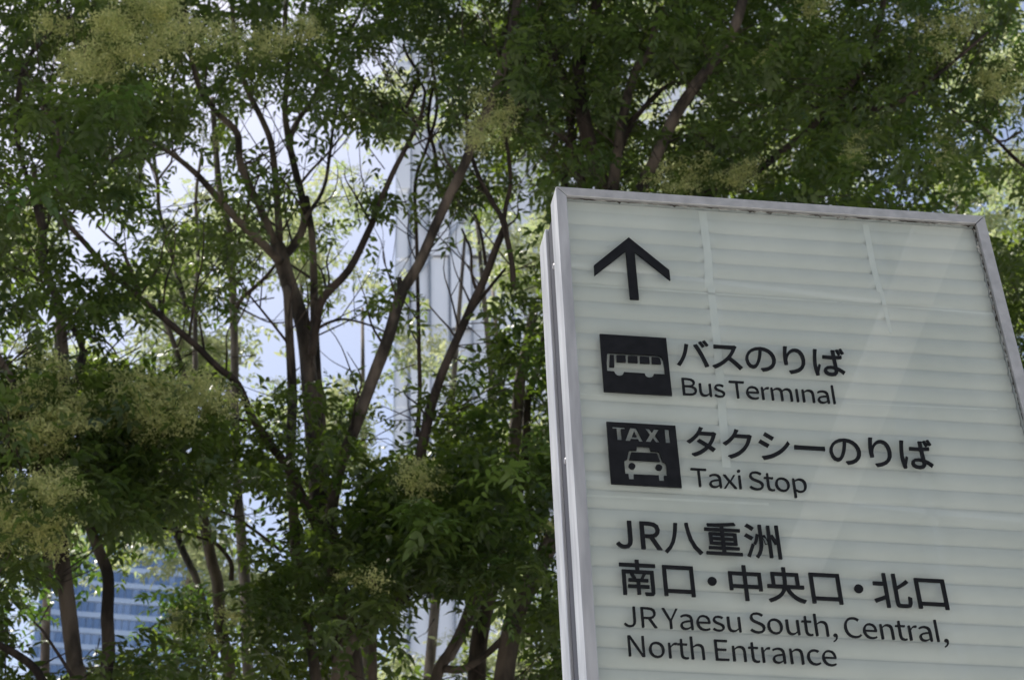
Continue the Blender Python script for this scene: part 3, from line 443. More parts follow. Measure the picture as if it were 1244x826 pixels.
# tree behind the sign's left edge
TR = tree('street_tree', 'dark leafy tree whose thick slanting trunks rise beside the left edge of the sign', 1, 9)
limb('trunk', TR, [(600, 990), (606, 880), (612, 826), (624, 757), (646, 706), (668, 660), (690, 610), (705, 540)], 32, 22, 'bark', 9.0, .3, True, 12)
limb('trunk', TR, [(575, 990), (579, 850), (581, 790), (589, 745), (602, 690), (612, 620), (624, 550), (628, 505), (632, 460), (641, 415), (650, 370)], 27, 12, 'bark', 9.5, .1, True, 12)
limb('limb', TR, [(626, 620), (638, 548), (641, 487), (655, 440), (662, 400)], 14, 8, 'bark_dark', 9.7, 0)
limb('trunk', TR, [(500, 990), (528, 830), (549, 790), (565, 755), (582, 700), (596, 650)], 17, 13, 'bark', 9.2, .1, True)
limb('limb', TR, [(548, 800), (566, 768), (580, 740), (588, 700)], 8, 6, 'bark_pale', 9.2, .1)
limb('limb', TR, [(540, 812), (563, 812), (590, 795), (614, 772), (626, 755)], 11, 9, 'bark', 9.2, -.1)
limb('trunk', TR, [(405, 990), (412, 826), (420, 790), (436, 766), (462, 750), (490, 720)], 26, 14, 'bark', 8.7, .1, True)
limb('limb', TR, [(452, 900), (453, 826), (453, 770), (456, 700)], 14, 12, 'bark', 8.9, .1, True)
limb('limb', TR, [(500, 600), (512, 545), (522, 500), (534, 462), (549, 426), (573, 372), (590, 335), (603, 300), (614, 274)], 16, 9, 'bark_dark', 9.2, -.2)
limb('limb', TR, [(566, 388), (580, 368), (593, 352), (604, 338), (614, 326)], 6, 3.5, 'bark_dark', 9.2, -.1)
limb('limb', TR, [(624, 350), (622, 320), (616, 290), (612, 268), (598, 246), (585, 222), (572, 185), (566, 140)], 9, 5, 'bark_dark', 9.0, -.1)
limb('limb', TR, [(612, 268), (615, 248), (620, 225), (618, 190), (610, 150)], 7, 5, 'bark_dark', 9.0, .1)
limb('twig', TR, [(507, 530), (510, 480), (509, 430), (508, 380), (507, 330), (506, 285), (504, 235), (508, 206), (518, 180), (531, 130), (524, 70)], 6.5, 4, 'bark_dark', 9.5, 0)
limb('twig', TR, [(578, 350), (573, 332), (572, 305), (566, 290), (561, 278)], 5, 3, 'bark_dark', 9.3, 0)
limb('twig', TR, [(590, 322), (586, 292), (580, 268), (572, 255)], 5, 3, 'bark_dark', 9.3, 0)
limb('twig', TR, [(543, 250), (532, 225), (530, 200), (527, 180), (520, 150), (526, 100)], 6, 5, 'bark_dark', 9.5, 0)
limb('twig', TR, [(556, 414), (545, 398), (533, 385), (522, 372)], 3.5, 2, 'bark_dark', 9.2, 0)
limb('twig', TR, [(494, 130), (503, 110), (508, 90), (496, 70), (490, 55)], 6, 4, 'bark_dark', 9.2, .2)
limb('twig', TR, [(512, 140), (516, 112), (508, 96)], 5, 3, 'bark_dark', 9.2, .2)
# big tree directly behind the sign's top edge
TT = tree('street_tree', 'broad dense tree above the top edge of the sign with a fan of dark limbs', 2, 9.4)
limb('trunk', TT, [(735, 620), (742, 450), (745, 330), (735, 240), (716, 176), (707, 126), (704, 79), (719, 38), (728, -20)], 30, 13, 'bark_dark', 9.2, .2, True, 12)
limb('limb', TT, [(738, 330), (745, 227), (751, 176), (760, 126), (773, 85), (789, 63), (800, 10)], 17, 9, 'bark', 9.2, -.2)
limb('limb', TT, [(760, 300), (779, 227), (793, 200), (820, 142), (845, 104), (867, 75), (892, 35), (910, -30)], 19, 14, 'bark', 9.0, -.5)
limb('limb', TT, [(722, 300), (708, 227), (697, 180), (690, 132), (683, 88), (662, 41), (655, -30)], 13, 8, 'bark_dark', 9.4, .1)
limb('limb', TT, [(700, 290), (686, 222), (690, 176), (700, 120), (712, 70), (705, 20)], 11, 7, 'bark_dark', 9.6, .1)
limb('limb', TT, [(700, 190), (688, 172), (660, 148), (635, 130), (610, 120)], 8, 4, 'bark_dark', 9.3, -.2)
limb('limb', TT, [(750, 190), (762, 160), (775, 140), (800, 112), (822, 98)], 11, 5, 'bark_dark', 9.3, .1)
limb('limb', TT, [(620, 150), (612, 110), (608, 63), (619, 19), (630, -30)], 8, 6, 'bark_dark', 9.5, 0)
limb('limb', TT, [(790, 260), (850, 240), (930, 200), (1010, 130), (1060, 60), (1080, -40)], 14, 8, 'bark_dark', 9.7, -.3)
limb('limb', TT, [(1010, 130), (1080, 130), (1140, 90), (1200, 40)], 8, 4, 'bark_dark', 9.5, -.3)
TE = tree('street_tree', 'leafy tree at the right edge of the photo behind the sign', 4, 10)
limb('trunk', TE, [(1330, 900), (1320, 600), (1290, 420), (1285, 300), (1292, 220), (1296, 120), (1310, 20), (1300, -60)], 24, 10, 'bark_dark', 10.2, 0, True)
limb('limb', TE, [(1290, 240), (1262, 215), (1235, 195), (1205, 165), (1178, 148), (1150, 130)], 6, 3, 'bark_dark', 10, -.4)
limb('twig', TE, [(1240, 160), (1215, 172), (1190, 150), (1165, 148)], 4, 2.5, 'bark', 9.6, -.1)

# ---- fine side branches forking off the limbs
_rt = random.Random(99)
for _t, rows in list(LIMB_PTS):
    S = smooth_path(rows, 5); lx, ly = px_of(S[:, :3]); ok = [i for i in range(3, len(S) - 2) if -60 < lx[i] < 1300 and -60 < ly[i] < 640 and S[i, 3] < .075]
    if len(ok) < 6 or S[-1, 3] < .006: continue
    for _ in range(1 + len(ok) // 9):
        i = _rt.choice(ok); p0 = Vector(S[i, :3]); d = (Vector(S[i + 2, :3]) - p0).normalized(); L_ = _rt.uniform(.35, 1.05)
        side = Vector((_rt.uniform(-1, 1), _rt.uniform(-.8, .8), _rt.uniform(-.1, .5))); q = (d * .7 + side).normalized(); r0 = min(S[i, 3] * .45, _rt.uniform(.006, .013))
        p1 = p0 + q * L_ * .4 + Vector((0, 0, .03)); p2 = p1 + (q + Vector((_rt.uniform(-.4, .4), _rt.uniform(-.4, .4), .35))).normalized() * L_ * .35; p3 = p2 + (p2 - p1 + Vector((_rt.uniform(-.2, .2), 0, _rt.uniform(-.05, .2)))) * .8
        vs, fs = tube([[*p0, r0], [*p1, r0 * .75], [*p2, r0 * .5], [*p3, r0 * .22]], 5, 3, .06, i)
        b = MB(); b.add(vs, fs); tw1 = b.build('twig', M['bark_dark'], _t, smooth=True)
        if L_ > .6:
            e = (q.cross(Vector((0, 1, 0))) * _rt.choice((-1, 1)) + q * .8 + Vector((0, 0, .3))).normalized() * L_ * .4
            vs, fs = tube([[*p1, r0 * .55], [*(p1 + e * .5), r0 * .4], [*(p1 + e + Vector((0, 0, .06))), r0 * .2]], 5, 3, .06, i + 1)
            b = MB(); b.add(vs, fs); b.build('twig', M['bark_dark'], _t, smooth=True)
# ---- where the limbs stand, so that the crown leaves them in view
LX0, LY0 = -200, -320
LMAP = np.full((640, 850), -1.0)
for _t, rows in LIMB_PTS:
    S = smooth_path(rows, 14); lx, ly = px_of(S[:, :3]); rad = S[:, 3] * F_PX / ((S[:, :3] - np.array(CAM)) @ np.array(c_f))
    for X_, Y_, r_, yy in zip(lx, ly, rad, S[:, 1]):
        rp = (r_ * 1.15 + 5) / 2; cx, cy = (X_ - LX0) / 2, (Y_ - LY0) / 2
        x0_, x1_ = int(max(0, cx - rp)), int(min(849, cx + rp)); y0_, y1_ = int(max(0, cy - rp)), int(min(639, cy + rp))
        if x1_ >= x0_ and y1_ >= y0_: LMAP[y0_:y1_ + 1, x0_:x1_ + 1] = np.maximum(LMAP[y0_:y1_ + 1, x0_:x1_ + 1], yy)
def before_limb(P):
    x, y = px_of(P); i = np.clip(((y - LY0) / 2).astype(int), 0, 639); j = np.clip(((x - LX0) / 2).astype(int), 0, 849)
    return LMAP[i, j] > P[:, 1] - .05
# ---- foliage
def leaf_template(nl=9, L=.17, ll=.062, lw=.023, seed=0):
    """a pinnate leaf: rachis along +x, leaflets on both sides, drooping; returns verts and quads/tris"""
    rr = random.Random(seed); V = []; F = []
    def leaflet(ox, oz, ang, ln, wd, tw=0):
        ca, sa = math.cos(ang), math.sin(ang); b = len(V)
        droop = rr.uniform(0, .8)
        for t, s in ((0, 0), (.32, -1), (.32, 1), (.7, -.72), (.7, .72), (1, 0)):
            u = t * ln; v = s * wd / 2; zz = -droop * u * u / ln + abs(s) * wd * .16 + s * wd * .5 * tw
            V.append((ox + u * ca - v * sa, u * sa + v * ca, oz + zz))
        F.extend([(b, b + 1, b + 2), (b + 1, b + 3, b + 4, b + 2), (b + 3, b + 5, b + 4)])
    k = (nl - 1) // 2
    for i in range(k):
        t = (i + .7) / (k + .2); x = L * t; z = -.25 * L * t * t
        f = .8 + .35 * math.sin(math.pi * t)
        for s in (-1, 1):
            if rr.random() > .08: leaflet(x + rr.uniform(-.006, .006), z, s * R(rr.uniform(32, 82)), ll * f * rr.uniform(.7, 1.15), lw * rr.uniform(.75, 1.2), rr.uniform(-.5, .5))
    leaflet(L, -.25 * L, R(rr.uniform(-8, 8)), ll * 1.1, lw)
    b = len(V)   # rachis
    V.extend([(0, -.0012, 0), (0, .0012, 0), (L * .5, .001, -.0625 * L), (L * .5, -.001, -.0625 * L), (L, 0, -.25 * L)])
    F.extend([(b, b + 3, b + 2, b + 1), (b + 3, b + 4, b + 2)])
    return np.array(V), F
TEMPL = [leaf_template(7, .15, .06, .027, 21), leaf_template(5, .11, .055, .027, 22), leaf_template(9, .18, .064, .024, 23), leaf_template(7, .15, .068, .029, 1), leaf_template(9, .20, .070, .027, 2), leaf_template(5, .10, .066, .031, 3), leaf_template(7, .15, .074, .031, 4), leaf_template(5, .12, .07, .034, 7)]
TEMPL_FAR = [leaf_template(5, .16, .085, .036, 5), leaf_template(7, .2, .08, .034, 6)]

def mesh_from_instances(name, templ, pos, mats, tint):
    """pos (n,3), mats (n,3,3), tint (n,), template index cycles"""
    n_ = len(pos); idx = np.arange(n_) % len(templ)
    VV = []; LI = []; LS = []; TT_ = []; base = 0
    for t, (V, F) in enumerate(templ):
        s = np.nonzero(idx == t)[0]
        if not len(s): continue
        v = np.einsum('nij,vj->nvi', mats[s], V) + pos[s][:, None, :]
        nv = len(V); VV.append(v.reshape(-1, 3))
        loops = np.array([i for f in F for i in f]); sizes = np.array([len(f) for f in F])
        LI.append((loops[None, :] + base + (np.arange(len(s)) * nv)[:, None]).ravel()); LS.append(np.tile(sizes, len(s)))
        TT_.append(np.repeat(tint[s], nv)); base += nv * len(s)
    VV = np.vstack(VV); LI = np.concatenate(LI); LS = np.concatenate(LS); TT_ = np.concatenate(TT_)
    me = bpy.data.meshes.new(name); me.vertices.add(len(VV)); me.vertices.foreach_set('co', VV.ravel().astype(np.float32))
    me.loops.add(len(LI)); me.loops.foreach_set('vertex_index', LI.astype(np.int32))
    me.polygons.add(len(LS)); st = np.concatenate([[0], np.cumsum(LS)[:-1]])
    me.polygons.foreach_set('loop_start', st.astype(np.int32)); me.polygons.foreach_set('loop_total', LS.astype(np.int32))
    a = me.attributes.new('tint', 'FLOAT', 'POINT'); a.data.foreach_set('value', TT_.astype(np.float32))
    me.update(); me.validate(); return me
def frames(d, up, roll=None):
    """rotation matrices with x along d and z near up"""
    x = d / np.linalg.norm(d, axis=1, keepdims=True)
    y = np.cross(up, x); y /= np.linalg.norm(y, axis=1, keepdims=True) + 1e-9
    z = np.cross(x, y); return np.stack([x, y, z], axis=2)

# where the sky or what lies beyond shows between the crowns: ellipses in the crown layer (x, y, rx, ry, openness)
GAPS = [(212, 225, 30, 48, 1), (232, 205, 16, 24, .7), (455, 320, 24, 26, .8), (440, 230, 24, 20, .7), (247, 158, 12, 16, .8), (307, 168, 12, 20, .85), (112, 300, 36, 34, 1), (98, 330, 30, 26, .9), (150, 408, 34, 24, .95), (90, 418, 22, 14, .6),
        (224, 397, 14, 18, .9), (262, 394, 20, 28, .95), (320, 345, 30, 30, .85), (325, 440, 32, 46, 1), (252, 330, 14, 30, .8), (168, 300, 10, 34, .6),
        (466, 296, 34, 36, 1), (398, 430, 20, 40, .95), (440, 440, 30, 30, .7), (465, 515, 22, 48, 1), (455, 555, 12, 14, .7), (505, 462, 28, 46, 1), (545, 322, 26, 40, .95), (545, 450, 20, 24, .6),
        (590, 336, 16, 36, .8), (562, 325, 26, 48, .9), (590, 300, 18, 26, .8), (560, 415, 18, 26, .8), (515, 470, 30, 44, .9), (530, 268, 18, 20, .8), (458, 86, 19, 36, 1), (496, 86, 16, 28, .85), (446, 196, 38, 30, .95), (505, 205, 30, 40, .8), (524, 190, 20, 26, .6),
        (500, 270, 20, 40, .9), (535, 388, 18, 22, .7), (420, 250, 22, 40, .6), (430, 370, 22, 40, .7), (408, 310, 14, 36, .55), (370, 230, 14, 40, .4),
        (85, 742, 52, 52, 1), (165, 745, 40, 36, 1), (185, 690, 26, 34, 1), (104, 668, 22, 26, .85), (215, 655, 18, 20, .6), (226, 700, 16, 18, .5), (250, 680, 50, 38, .55),
        (152, 650, 14, 16, .4), (322, 628, 22, 30, 1), (300, 600, 12, 12, .5), (320, 690, 10, 14, .6), (526, 768, 27, 52, 1), (500, 770, 10, 42, .6), (439, 798, 8, 26, 1), (606, 800, 12, 34, .8), (553, 742, 14, 16, .8), (595, 745, 8, 24, .5),
        (1222, 160, 24, 24, .9), (1190, 160, 12, 14, .5), (1240, 25, 12, 26, .9), (1244, 420, 12, 36, 1), (808, 115, 13, 16, .85), (266, 4, 20, 8, .9), (300, 30, 10, 10, .4), (70, 60, 14, 10, .4), (70, 80, 10, 8, .4),
        (735, 110, 8, 8, .5), (640, 200, 14, 30, .55), (648, 185, 8, 20, .5), (420, 598, 14, 20, .5), (205, 120, 14, 10, .3), (640, 255, 26, 22, .75), (640, 300, 22, 40, .5), (1210, 250, 30, 26, .7), (850, 130, 20, 18, .4), (905, 120, 30, 22, .35), (60, 780, 26, 30, .8), (20, 810, 16, 14, .4), (30, 590, 20, 22, .5), (8, 430, 8, 20, .3), (30, 340, 26, 16, .3), (640, 730, 12, 30, .5), (645, 660, 14, 20, .35)]
def openness(x, y, grow=1.0):
    o = np.zeros_like(x)
    for gx, gy, rx, ry, s in GAPS:
        d = ((x - gx) / (rx * grow)) ** 2 + ((y - gy) / (ry * grow)) ** 2
        o = np.maximum(o, min(1, s * 1.3) * np.clip(1.75 - d * .8, 0, 1))
    return o
# thin canopy where the stems stand bare
THIN = [(355, 330, 120, 190, .78), (520, 330, 90, 190, .78), (250, 400, 110, 90, .6), (160, 720, 150, 90, .45), (560, 770, 90, 60, .4), (400, 560, 90, 60, .2)]
def thin(x, y):
    o = np.zeros_like(x)
    for gx, gy, rx, ry, s in THIN:
        d = ((x - gx) / rx) ** 2 + ((y - gy) / ry) ** 2; o = np.maximum(o, s * np.clip(1.6 - d, 0, 1))
    return o
def lowfreq(P, s, seed):
    rr = np.random.default_rng(seed); v = np.zeros(len(P))
    for k in range(6):
        d = rr.normal(size=3); d /= np.linalg.norm(d); v += np.sin(P @ d * s * rr.uniform(.6, 1.6) + rr.random() * 6.28)
    return v / 2.45
def canopy(parent, cnt, x_rng, y_rng, Y_rng, templ, m, seed, scale=1.0, keep=1.0, leaves=(5, 11), gapfn=True, bias=0.0, tint_off=0.0, name='foliage', limb_show=.8):
    """sprays (leafy twig ends) spread through the crown volume; returns the mesh object"""
    rr = np.random.default_rng(seed)
    px = rr.uniform(*x_rng, cnt); py = rr.uniform(*y_rng, cnt); Y = rr.uniform(*Y_rng, cnt)
    d = (np.array(c_f)[None] * F_PX + np.array(c_r)[None] * (px - PP[0])[:, None] - np.array(c_u)[None] * (py - PP[1])[:, None])
    P = np.array(CAM)[None] + d * (Y / d[:, 1])[:, None]
    dens = keep * (1 - (openness(px, py) if gapfn else 0)) * (1 - (thin(px, py) if gapfn else 0)) * np.clip(.75 + .5 * lowfreq(P, 3.2, seed + 1) + bias + .3 * np.clip((170 - py) / 60, 0, 1), .12, 1)
    k = rr.random(cnt) < dens; P = P[k]
    n_sp = len(P)
    nl = rr.integers(leaves[0], leaves[1], n_sp); tot = nl.sum()
    sp = np.repeat(np.arange(n_sp), nl)
    az0 = rr.random(n_sp) * 6.283; 
    az = az0[sp] + rr.normal(0, 1.1, tot); el = rr.normal(-.15, .35, tot)
    D = np.stack([np.cos(az) * np.cos(el), np.sin(az) * np.cos(el), np.sin(el)], 1)
    tw = np.stack([np.cos(az0), np.sin(az0), rr.normal(.1, .25, n_sp)], 1)
    pos = P[sp] + tw[sp] * (rr.random(tot)[:, None] * .30 - .12) * scale + rr.normal(0, .035, (tot, 3))
    if gapfn:
        tip = pos + D * .1; gx, gy = px_of(tip); kk = rr.random(tot) > np.clip(openness(gx, gy, .93) * 1.15 - .08, 0, .99)
        kk &= ~((before_limb(pos + D * .07) | before_limb(tip)) & (rr.random(tot) < limb_show))
        pos, D, sp = pos[kk], D[kk], sp[kk]; tot = len(pos)
    up = np.array([0, 0, 1.])[None] + rr.normal(0, .38, (tot, 3))
    M3 = frames(D, up) * (scale * rr.uniform(.75, 1.2, tot))[:, None, None]
    spt = np.clip(.45 + .22 * rr.normal(size=n_sp) + .15 * lowfreq(P, 1.3, seed + 5) + tint_off, 0, 1)
    tint = np.clip(spt[sp] + rr.normal(0, .12, tot), 0, 1)
    me = mesh_from_instances(name, templ, pos, M3, tint); o = link(name, me, M[m], parent); o['kind'] = 'stuff'
    return o, P, tw
def twigs(parent, P, tw, seed, frac=.5, m='bark_dark'):
    """thin shoots that carry the sprays, leading back towards the nearest limb"""
    rr = np.random.default_rng(seed); rows = np.vstack([r for t, r in LIMB_PTS if t == parent])
    b = MB(); 
    for i in np.nonzero(rr.random(len(P)) < frac)[0]:
        d2 = ((rows[:, :3] - P[i]) ** 2).sum(1); q = rows[d2.argmin(), :3]; D = q - P[i]; Ld = np.linalg.norm(D)
        if Ld > 2.2: D = D / Ld * 2.2; Ld = 2.2
        s = P[i] + tw[i] * .15; ln = min(1, rr.uniform(.35, .8) / (Ld + .01))
        e = P[i] + D * ln + np.array([0, 0, -.12 * ln * Ld]); mid = (s + e) / 2 + rr.normal(0, .04, 3)
        prev = None; base = len(b.v)
        for j, (c, r) in enumerate(((s, .0015), (mid, .0032), (e, .0055))):
            ax = np.cross(e - s, [0, .3, 1.]); ax /= np.linalg.norm(ax) + 1e-9; ay = np.cross(ax, (e - s) / (np.linalg.norm(e - s) + 1e-9))
            for k in range(3): a = k * 2.094; b.v.append(tuple(c + r * (ax * math.cos(a) + ay * math.sin(a))))
        for j in range(2):
            for k in range(3): a = base + j * 3 + k; c = base + j * 3 + (k + 1) % 3; b.f.append((a, c, c + 3, a + 3))
    o = b.build('twigs', M[m], parent, smooth=True); o['kind'] = 'stuff'; return o

CAN = []
for par, cnt, xr, yr, Yr, seed, bias, to in (
    (TL, 1400, (-160, 190), (-260, 900), (7.3, 9.6), 21, .12, 0),
    (TS, 500, (120, 330), (-120, 900), (9.8, 12.2), 22, 0, .08),
    (TC, 1250, (150, 560), (-300, 700), (8.3, 10.8), 23, .02, 0),
    (TR, 1300, (380, 745), (-80, 900), (8.3, 10.6), 24, .12, -.03),
    (TT, 1750, (600, 1120), (-300, 300), (8.0, 10.8), 25, .25, 0),
    (TE, 800, (1060, 1420), (-300, 620), (8.6, 11.0), 26, .1, .08)):
    o, P, tw = canopy(par, cnt, xr, yr, Yr, TEMPL, 'leaf', seed, bias=bias, tint_off=to)
    twigs(par, P, tw, seed + 50, .45)
# crowns that the sign hides from the photograph's standpoint
for par, cnt, xr, yr, Yr, seed in ((TT, 1100, (740, 1180), (300, 820), (8.6, 10.8), 31), (TE, 500, (1120, 1400), (300, 760), (9.0, 11.0), 32)):
    o, P, tw = canopy(par, cnt, xr, yr, Yr, TEMPL, 'leaf', seed, gapfn=False, leaves=(4, 9)); twigs(par, P, tw, seed + 50, .3)
# denser low masses
o, P, tw = canopy(TR, 560, (300, 690), (530, 760), (8.0, 9.2), TEMPL, 'leaf', 41, bias=.4, tint_off=.02)
o, P, tw = canopy(TL, 360, (-60, 260), (470, 620), (7.6, 8.6), TEMPL, 'leaf', 42, bias=.4)
o, P, tw = canopy(TC, 230, (180, 420), (560, 860), (8.6, 9.8), TEMPL, 'leaf', 43, bias=.3)
# long drooping leafy shoots at the outside of the crowns
TEMPL_BIG = [leaf_template(9, .22, .082, .034, 11), leaf_template(7, .17, .085, .038, 12), leaf_template(9, .20, .078, .032, 13)]
def shoots(parent, spots, Y, seed, m='leaf', tint_off=0.0):
    rr = np.random.default_rng(seed)
    for bx, by, rx, ry, k in spots:
        pos = []; D = []; T = []
        for i in range((k + 1) // 2):
            c = np.array(at(bx + rr.uniform(-rx, rx), by + rr.uniform(-ry, ry), Y + rr.uniform(-.25, .25))); nl = rr.integers(4, 8); a0 = rr.random() * 6.28; tv = rr.normal(0, .15)
            for j in range(nl):
                a = a0 + j * 2.3 + rr.normal(0, .3); e = rr.uniform(-.75, .1)
                D.append((math.cos(a) * math.cos(e), math.sin(a) * math.cos(e), math.sin(e))); pos.append(c + rr.normal(0, .02, 3)); T.append(.5 + tv + tint_off)
        D = np.array(D); pos = np.array(pos); n_ = len(pos); up = np.array([0, 0, 1.])[None] + rr.normal(0, .2, (n_, 3))
        tint = np.clip(np.array(T) + rr.normal(0, .1, n_), 0, 1)
        o = link('leafy_shoot', mesh_from_instances('leafy_shoot', TEMPL_BIG, pos, frames(D, up) * rr.uniform(.7, 1.1, n_)[:, None, None], tint), M[m], parent); o['kind'] = 'stuff'
shoots(TT, [(850, 45, 45, 35, 9), (905, 60, 30, 30, 6), (820, 30, 20, 20, 3), (990, 70, 50, 40, 8), (1010, 190, 40, 25, 5), (760, 60, 60, 40, 6), (1100, 190, 40, 40, 6)], 8.0, 201)
shoots(TR, [(545, 650, 60, 40, 12), (620, 600, 40, 30, 7), (460, 690, 50, 40, 8), (600, 690, 50, 30, 7), (610, 80, 30, 40, 5), (420, 740, 40, 30, 5)], 7.9, 202)
shoots(TR, [(590, 568, 34, 8, 4), (535, 618, 36, 10, 4), (505, 630, 20, 6, 2)], 7.7, 203, 'leaf_young_lit', .2)
shoots(TL, [(130, 570, 60, 30, 9), (60, 560, 50, 20, 6), (130, 620, 40, 20, 6), (60, 160, 60, 60, 8), (140, 130, 40, 30, 6), (30, 690, 40, 30, 5), (70, 210, 30, 15, 4)], 7.2, 204)
shoots(TL, [(58, 212, 26, 10, 3), (150, 125, 20, 20, 3)], 7.1, 205, 'leaf_young_lit', .0)
shoots(TC, [(180, 760, 50, 30, 6), (330, 720, 40, 30, 6), (260, 60, 60, 40, 5), (300, 790, 60, 20, 6)], 8.2, 206)
# upper crowns above the frame, they shade what is below
for par, x_rng, seed in ((TC, (100, 620), 61), (TT, (600, 1300), 62), (TL, (-300, 120), 63)):
    canopy(par, 380, x_rng, (-420, -200), (8.6, 11.0), TEMPL_FAR, 'leaf', seed, 1.35, gapfn=False, leaves=(4, 7))

# trees further back, standing in the sun
def far_tree(label, x, y, h, r, seed, stems=3):
    t = tree('street_tree', label, x, y, 'sunlit trees in the row further back')
    rr = random.Random(seed)
    for s in range(stems):
        a = rr.uniform(0, 6.28); rows = [[x + .12 * s, y, -.1, .1], [x + .2 * math.cos(a), y + .2 * math.sin(a), h * .3, .075], [x + .7 * math.cos(a), y + .6 * math.sin(a), h * .62, .05], [x + 1.1 * math.cos(a), y + 1. * math.sin(a), h * .92, .02]]
        vs, fs = tube(rows, 7, 4, .05, seed + s); b = MB(); b.add(vs, fs); b.build('trunk', M['bark_pale'], t, smooth=True); LIMB_PTS.append((t, np.array(rows)))
    return t
FAR = [('sunlit pale green tree glimpsed through the gap right of the central trunk', at(470, 300, 16), 'A'), ('sunlit yellow-green tree glimpsed beside the top left corner of the sign', at(640, 250, 17), 'B'),
       ('sunlit pale tree showing through low gaps at the left', at(190, 420, 16), 'C'), ('sunlit pale tree seen beyond the top right corner of the sign', at(1200, 240, 16), 'D'),
       ('sunlit tree showing through the dense crown above the sign', at(880, 130, 18), 'E')]
# blobs of far foliage: x, y, rx, ry, n, flower share
FARB = {'A': [(470, 250, 45, 40, 70), (435, 345, 50, 50, 140), (500, 400, 40, 40, 70), (530, 440, 30, 25, 60), (400, 260, 50, 70, 120), (455, 130, 40, 40, 50), (480, 110, 30, 50, 40),  (420, 480, 45, 40, 70), (350, 300, 60, 60, 90), (440, 580, 60, 60, 80), (520, 800, 60, 30, 70)],
        'B': [(640, 260, 50, 50, 200), (615, 340, 40, 50, 90), (650, 130, 60, 60, 90), (690, 420, 60, 70, 80), (640, 540, 50, 40, 80), (640, 700, 50, 60, 90), (620, 800, 40, 50, 60), (590, 250, 50, 40, 90)],
        'C': [(240, 255, 40, 45, 110), (175, 420, 70, 45, 200), (270, 430, 70, 50, 200), (215, 330, 50, 50, 130), (300, 350, 50, 50, 90), (60, 250, 60, 50, 60), (190, 630, 60, 40, 130), (250, 670, 60, 50, 180), (60, 680, 70, 60, 100), (100, 660, 40, 40, 70), (220, 700, 50, 40, 100), (30, 350, 40, 60, 60), (45, 440, 50, 50, 70), (330, 700, 50, 50, 70)],
        'D': [(1210, 240, 60, 50, 330), (1190, 110, 60, 90, 150), (1240, 330, 50, 70, 200), (1230, 60, 40, 60, 80)],
        'E': [(850, 120, 70, 60, 240), (940, 100, 80, 70, 120), (1050, 130, 80, 80, 100), (900, 200, 80, 50, 80), (780, 180, 60, 50, 80), (660, 60, 90, 60, 100), (800, 20, 90, 50, 70)]}
FAR_K = .62
def blob_sprays(blobs, Yc, seed, dY=1.6):
    rr = np.random.default_rng(seed); out = []; blobs = [(a, b, c, d, int(k * FAR_K)) for a, b, c, d, k in blobs]
    for bx, by, rx, ry, k in blobs:
        nc = max(1, k // 9); cc = rr.normal(0, .55, (nc, 3)); q = cc[rr.integers(0, nc, k)] + rr.normal(0, .22, (k, 3)); px = bx + q[:, 0] * rx; py = by + q[:, 1] * ry; Y = Yc + q[:, 2] * dY
        d = (np.array(c_f)[None] * F_PX + np.array(c_r)[None] * (px - PP[0])[:, None] - np.array(c_u)[None] * (py - PP[1])[:, None])
        out.append(np.array(CAM)[None] + d * (Y / d[:, 1])[:, None])
    return np.vstack(out)
def leaves_at(parent, P, templ, m, seed, scale, nlr=(6, 12), name='foliage', spread=.3):
    rr = np.random.default_rng(seed); n_sp = len(P); nl = rr.integers(*nlr, n_sp); tot = nl.sum(); sp = np.repeat(np.arange(n_sp), nl)
    az = rr.random(tot) * 6.283; el = rr.normal(-.1, .4, tot); D = np.stack([np.cos(az) * np.cos(el), np.sin(az) * np.cos(el), np.sin(el)], 1)
    pos = P[sp] + rr.normal(0, spread * .5, (tot, 3))
    up = np.array([0, 0, 1.])[None] + rr.normal(0, .4, (tot, 3)); M3 = frames(D, up) * (scale * rr.uniform(.7, 1.15, tot))[:, None, None]
    tint = np.clip(.5 + .25 * rr.normal(size=n_sp)[sp] + rr.normal(0, .12, tot), 0, 1)
    o = link(name, mesh_from_instances(name, templ, pos, M3, tint), M[m], parent); o['kind'] = 'stuff'; return o

# ---- seed clusters (panicles): one mesh of tiny keys on fine stalks, a few variants shared by all
def panicle_mesh(seed, n_=330, R_=.16, key=(.027, .0095)):
    rr = np.random.default_rng(seed)
    arms = rr.normal(size=(34, 3)); arms[:, 2] = np.abs(arms[:, 2]) * .6 + .1; arms /= np.linalg.norm(arms, axis=1, keepdims=True)
    ai = rr.integers(0, 34, n_); t = rr.random(n_) ** .6; arch = arms[ai] * (R_ * t)[:, None] * rr.uniform(.75, 1.15, 34)[ai][:, None]
    pos = arch + rr.normal(0, .011, (n_, 3)); pos[:, 2] -= .35 * t * t * R_
    st = arms * R_; D = rr.normal(size=(n_, 3)) + np.array([0, 0, -.9]); up = rr.normal(size=(n_, 3))
    V = np.array([(0, 0, 0), (key[0] * .6, -key[1] / 2, 0), (key[0], 0, .001), (key[0] * .6, key[1] / 2, 0)]); F = [(0, 1, 2, 3)]
    M3 = frames(D, up) * rr.uniform(.7, 1.25, n_)[:, None, None]
    return mesh_from_instances('seed_cluster', [(V, F)], pos, M3, np.clip(.5 + .2 * rr.normal(size=n_) + .25 * np.sin(ai * 1.7), 0, 1))
PAN = [panicle_mesh(s) for s in (1, 2, 3)]
for me in PAN: me.materials.append(M['flower'])
PANF = [panicle_mesh(s, 300, .17, (.024, .008)) for s in (4, 5)]
for me in PANF: me.materials.append(M['flower_far'])
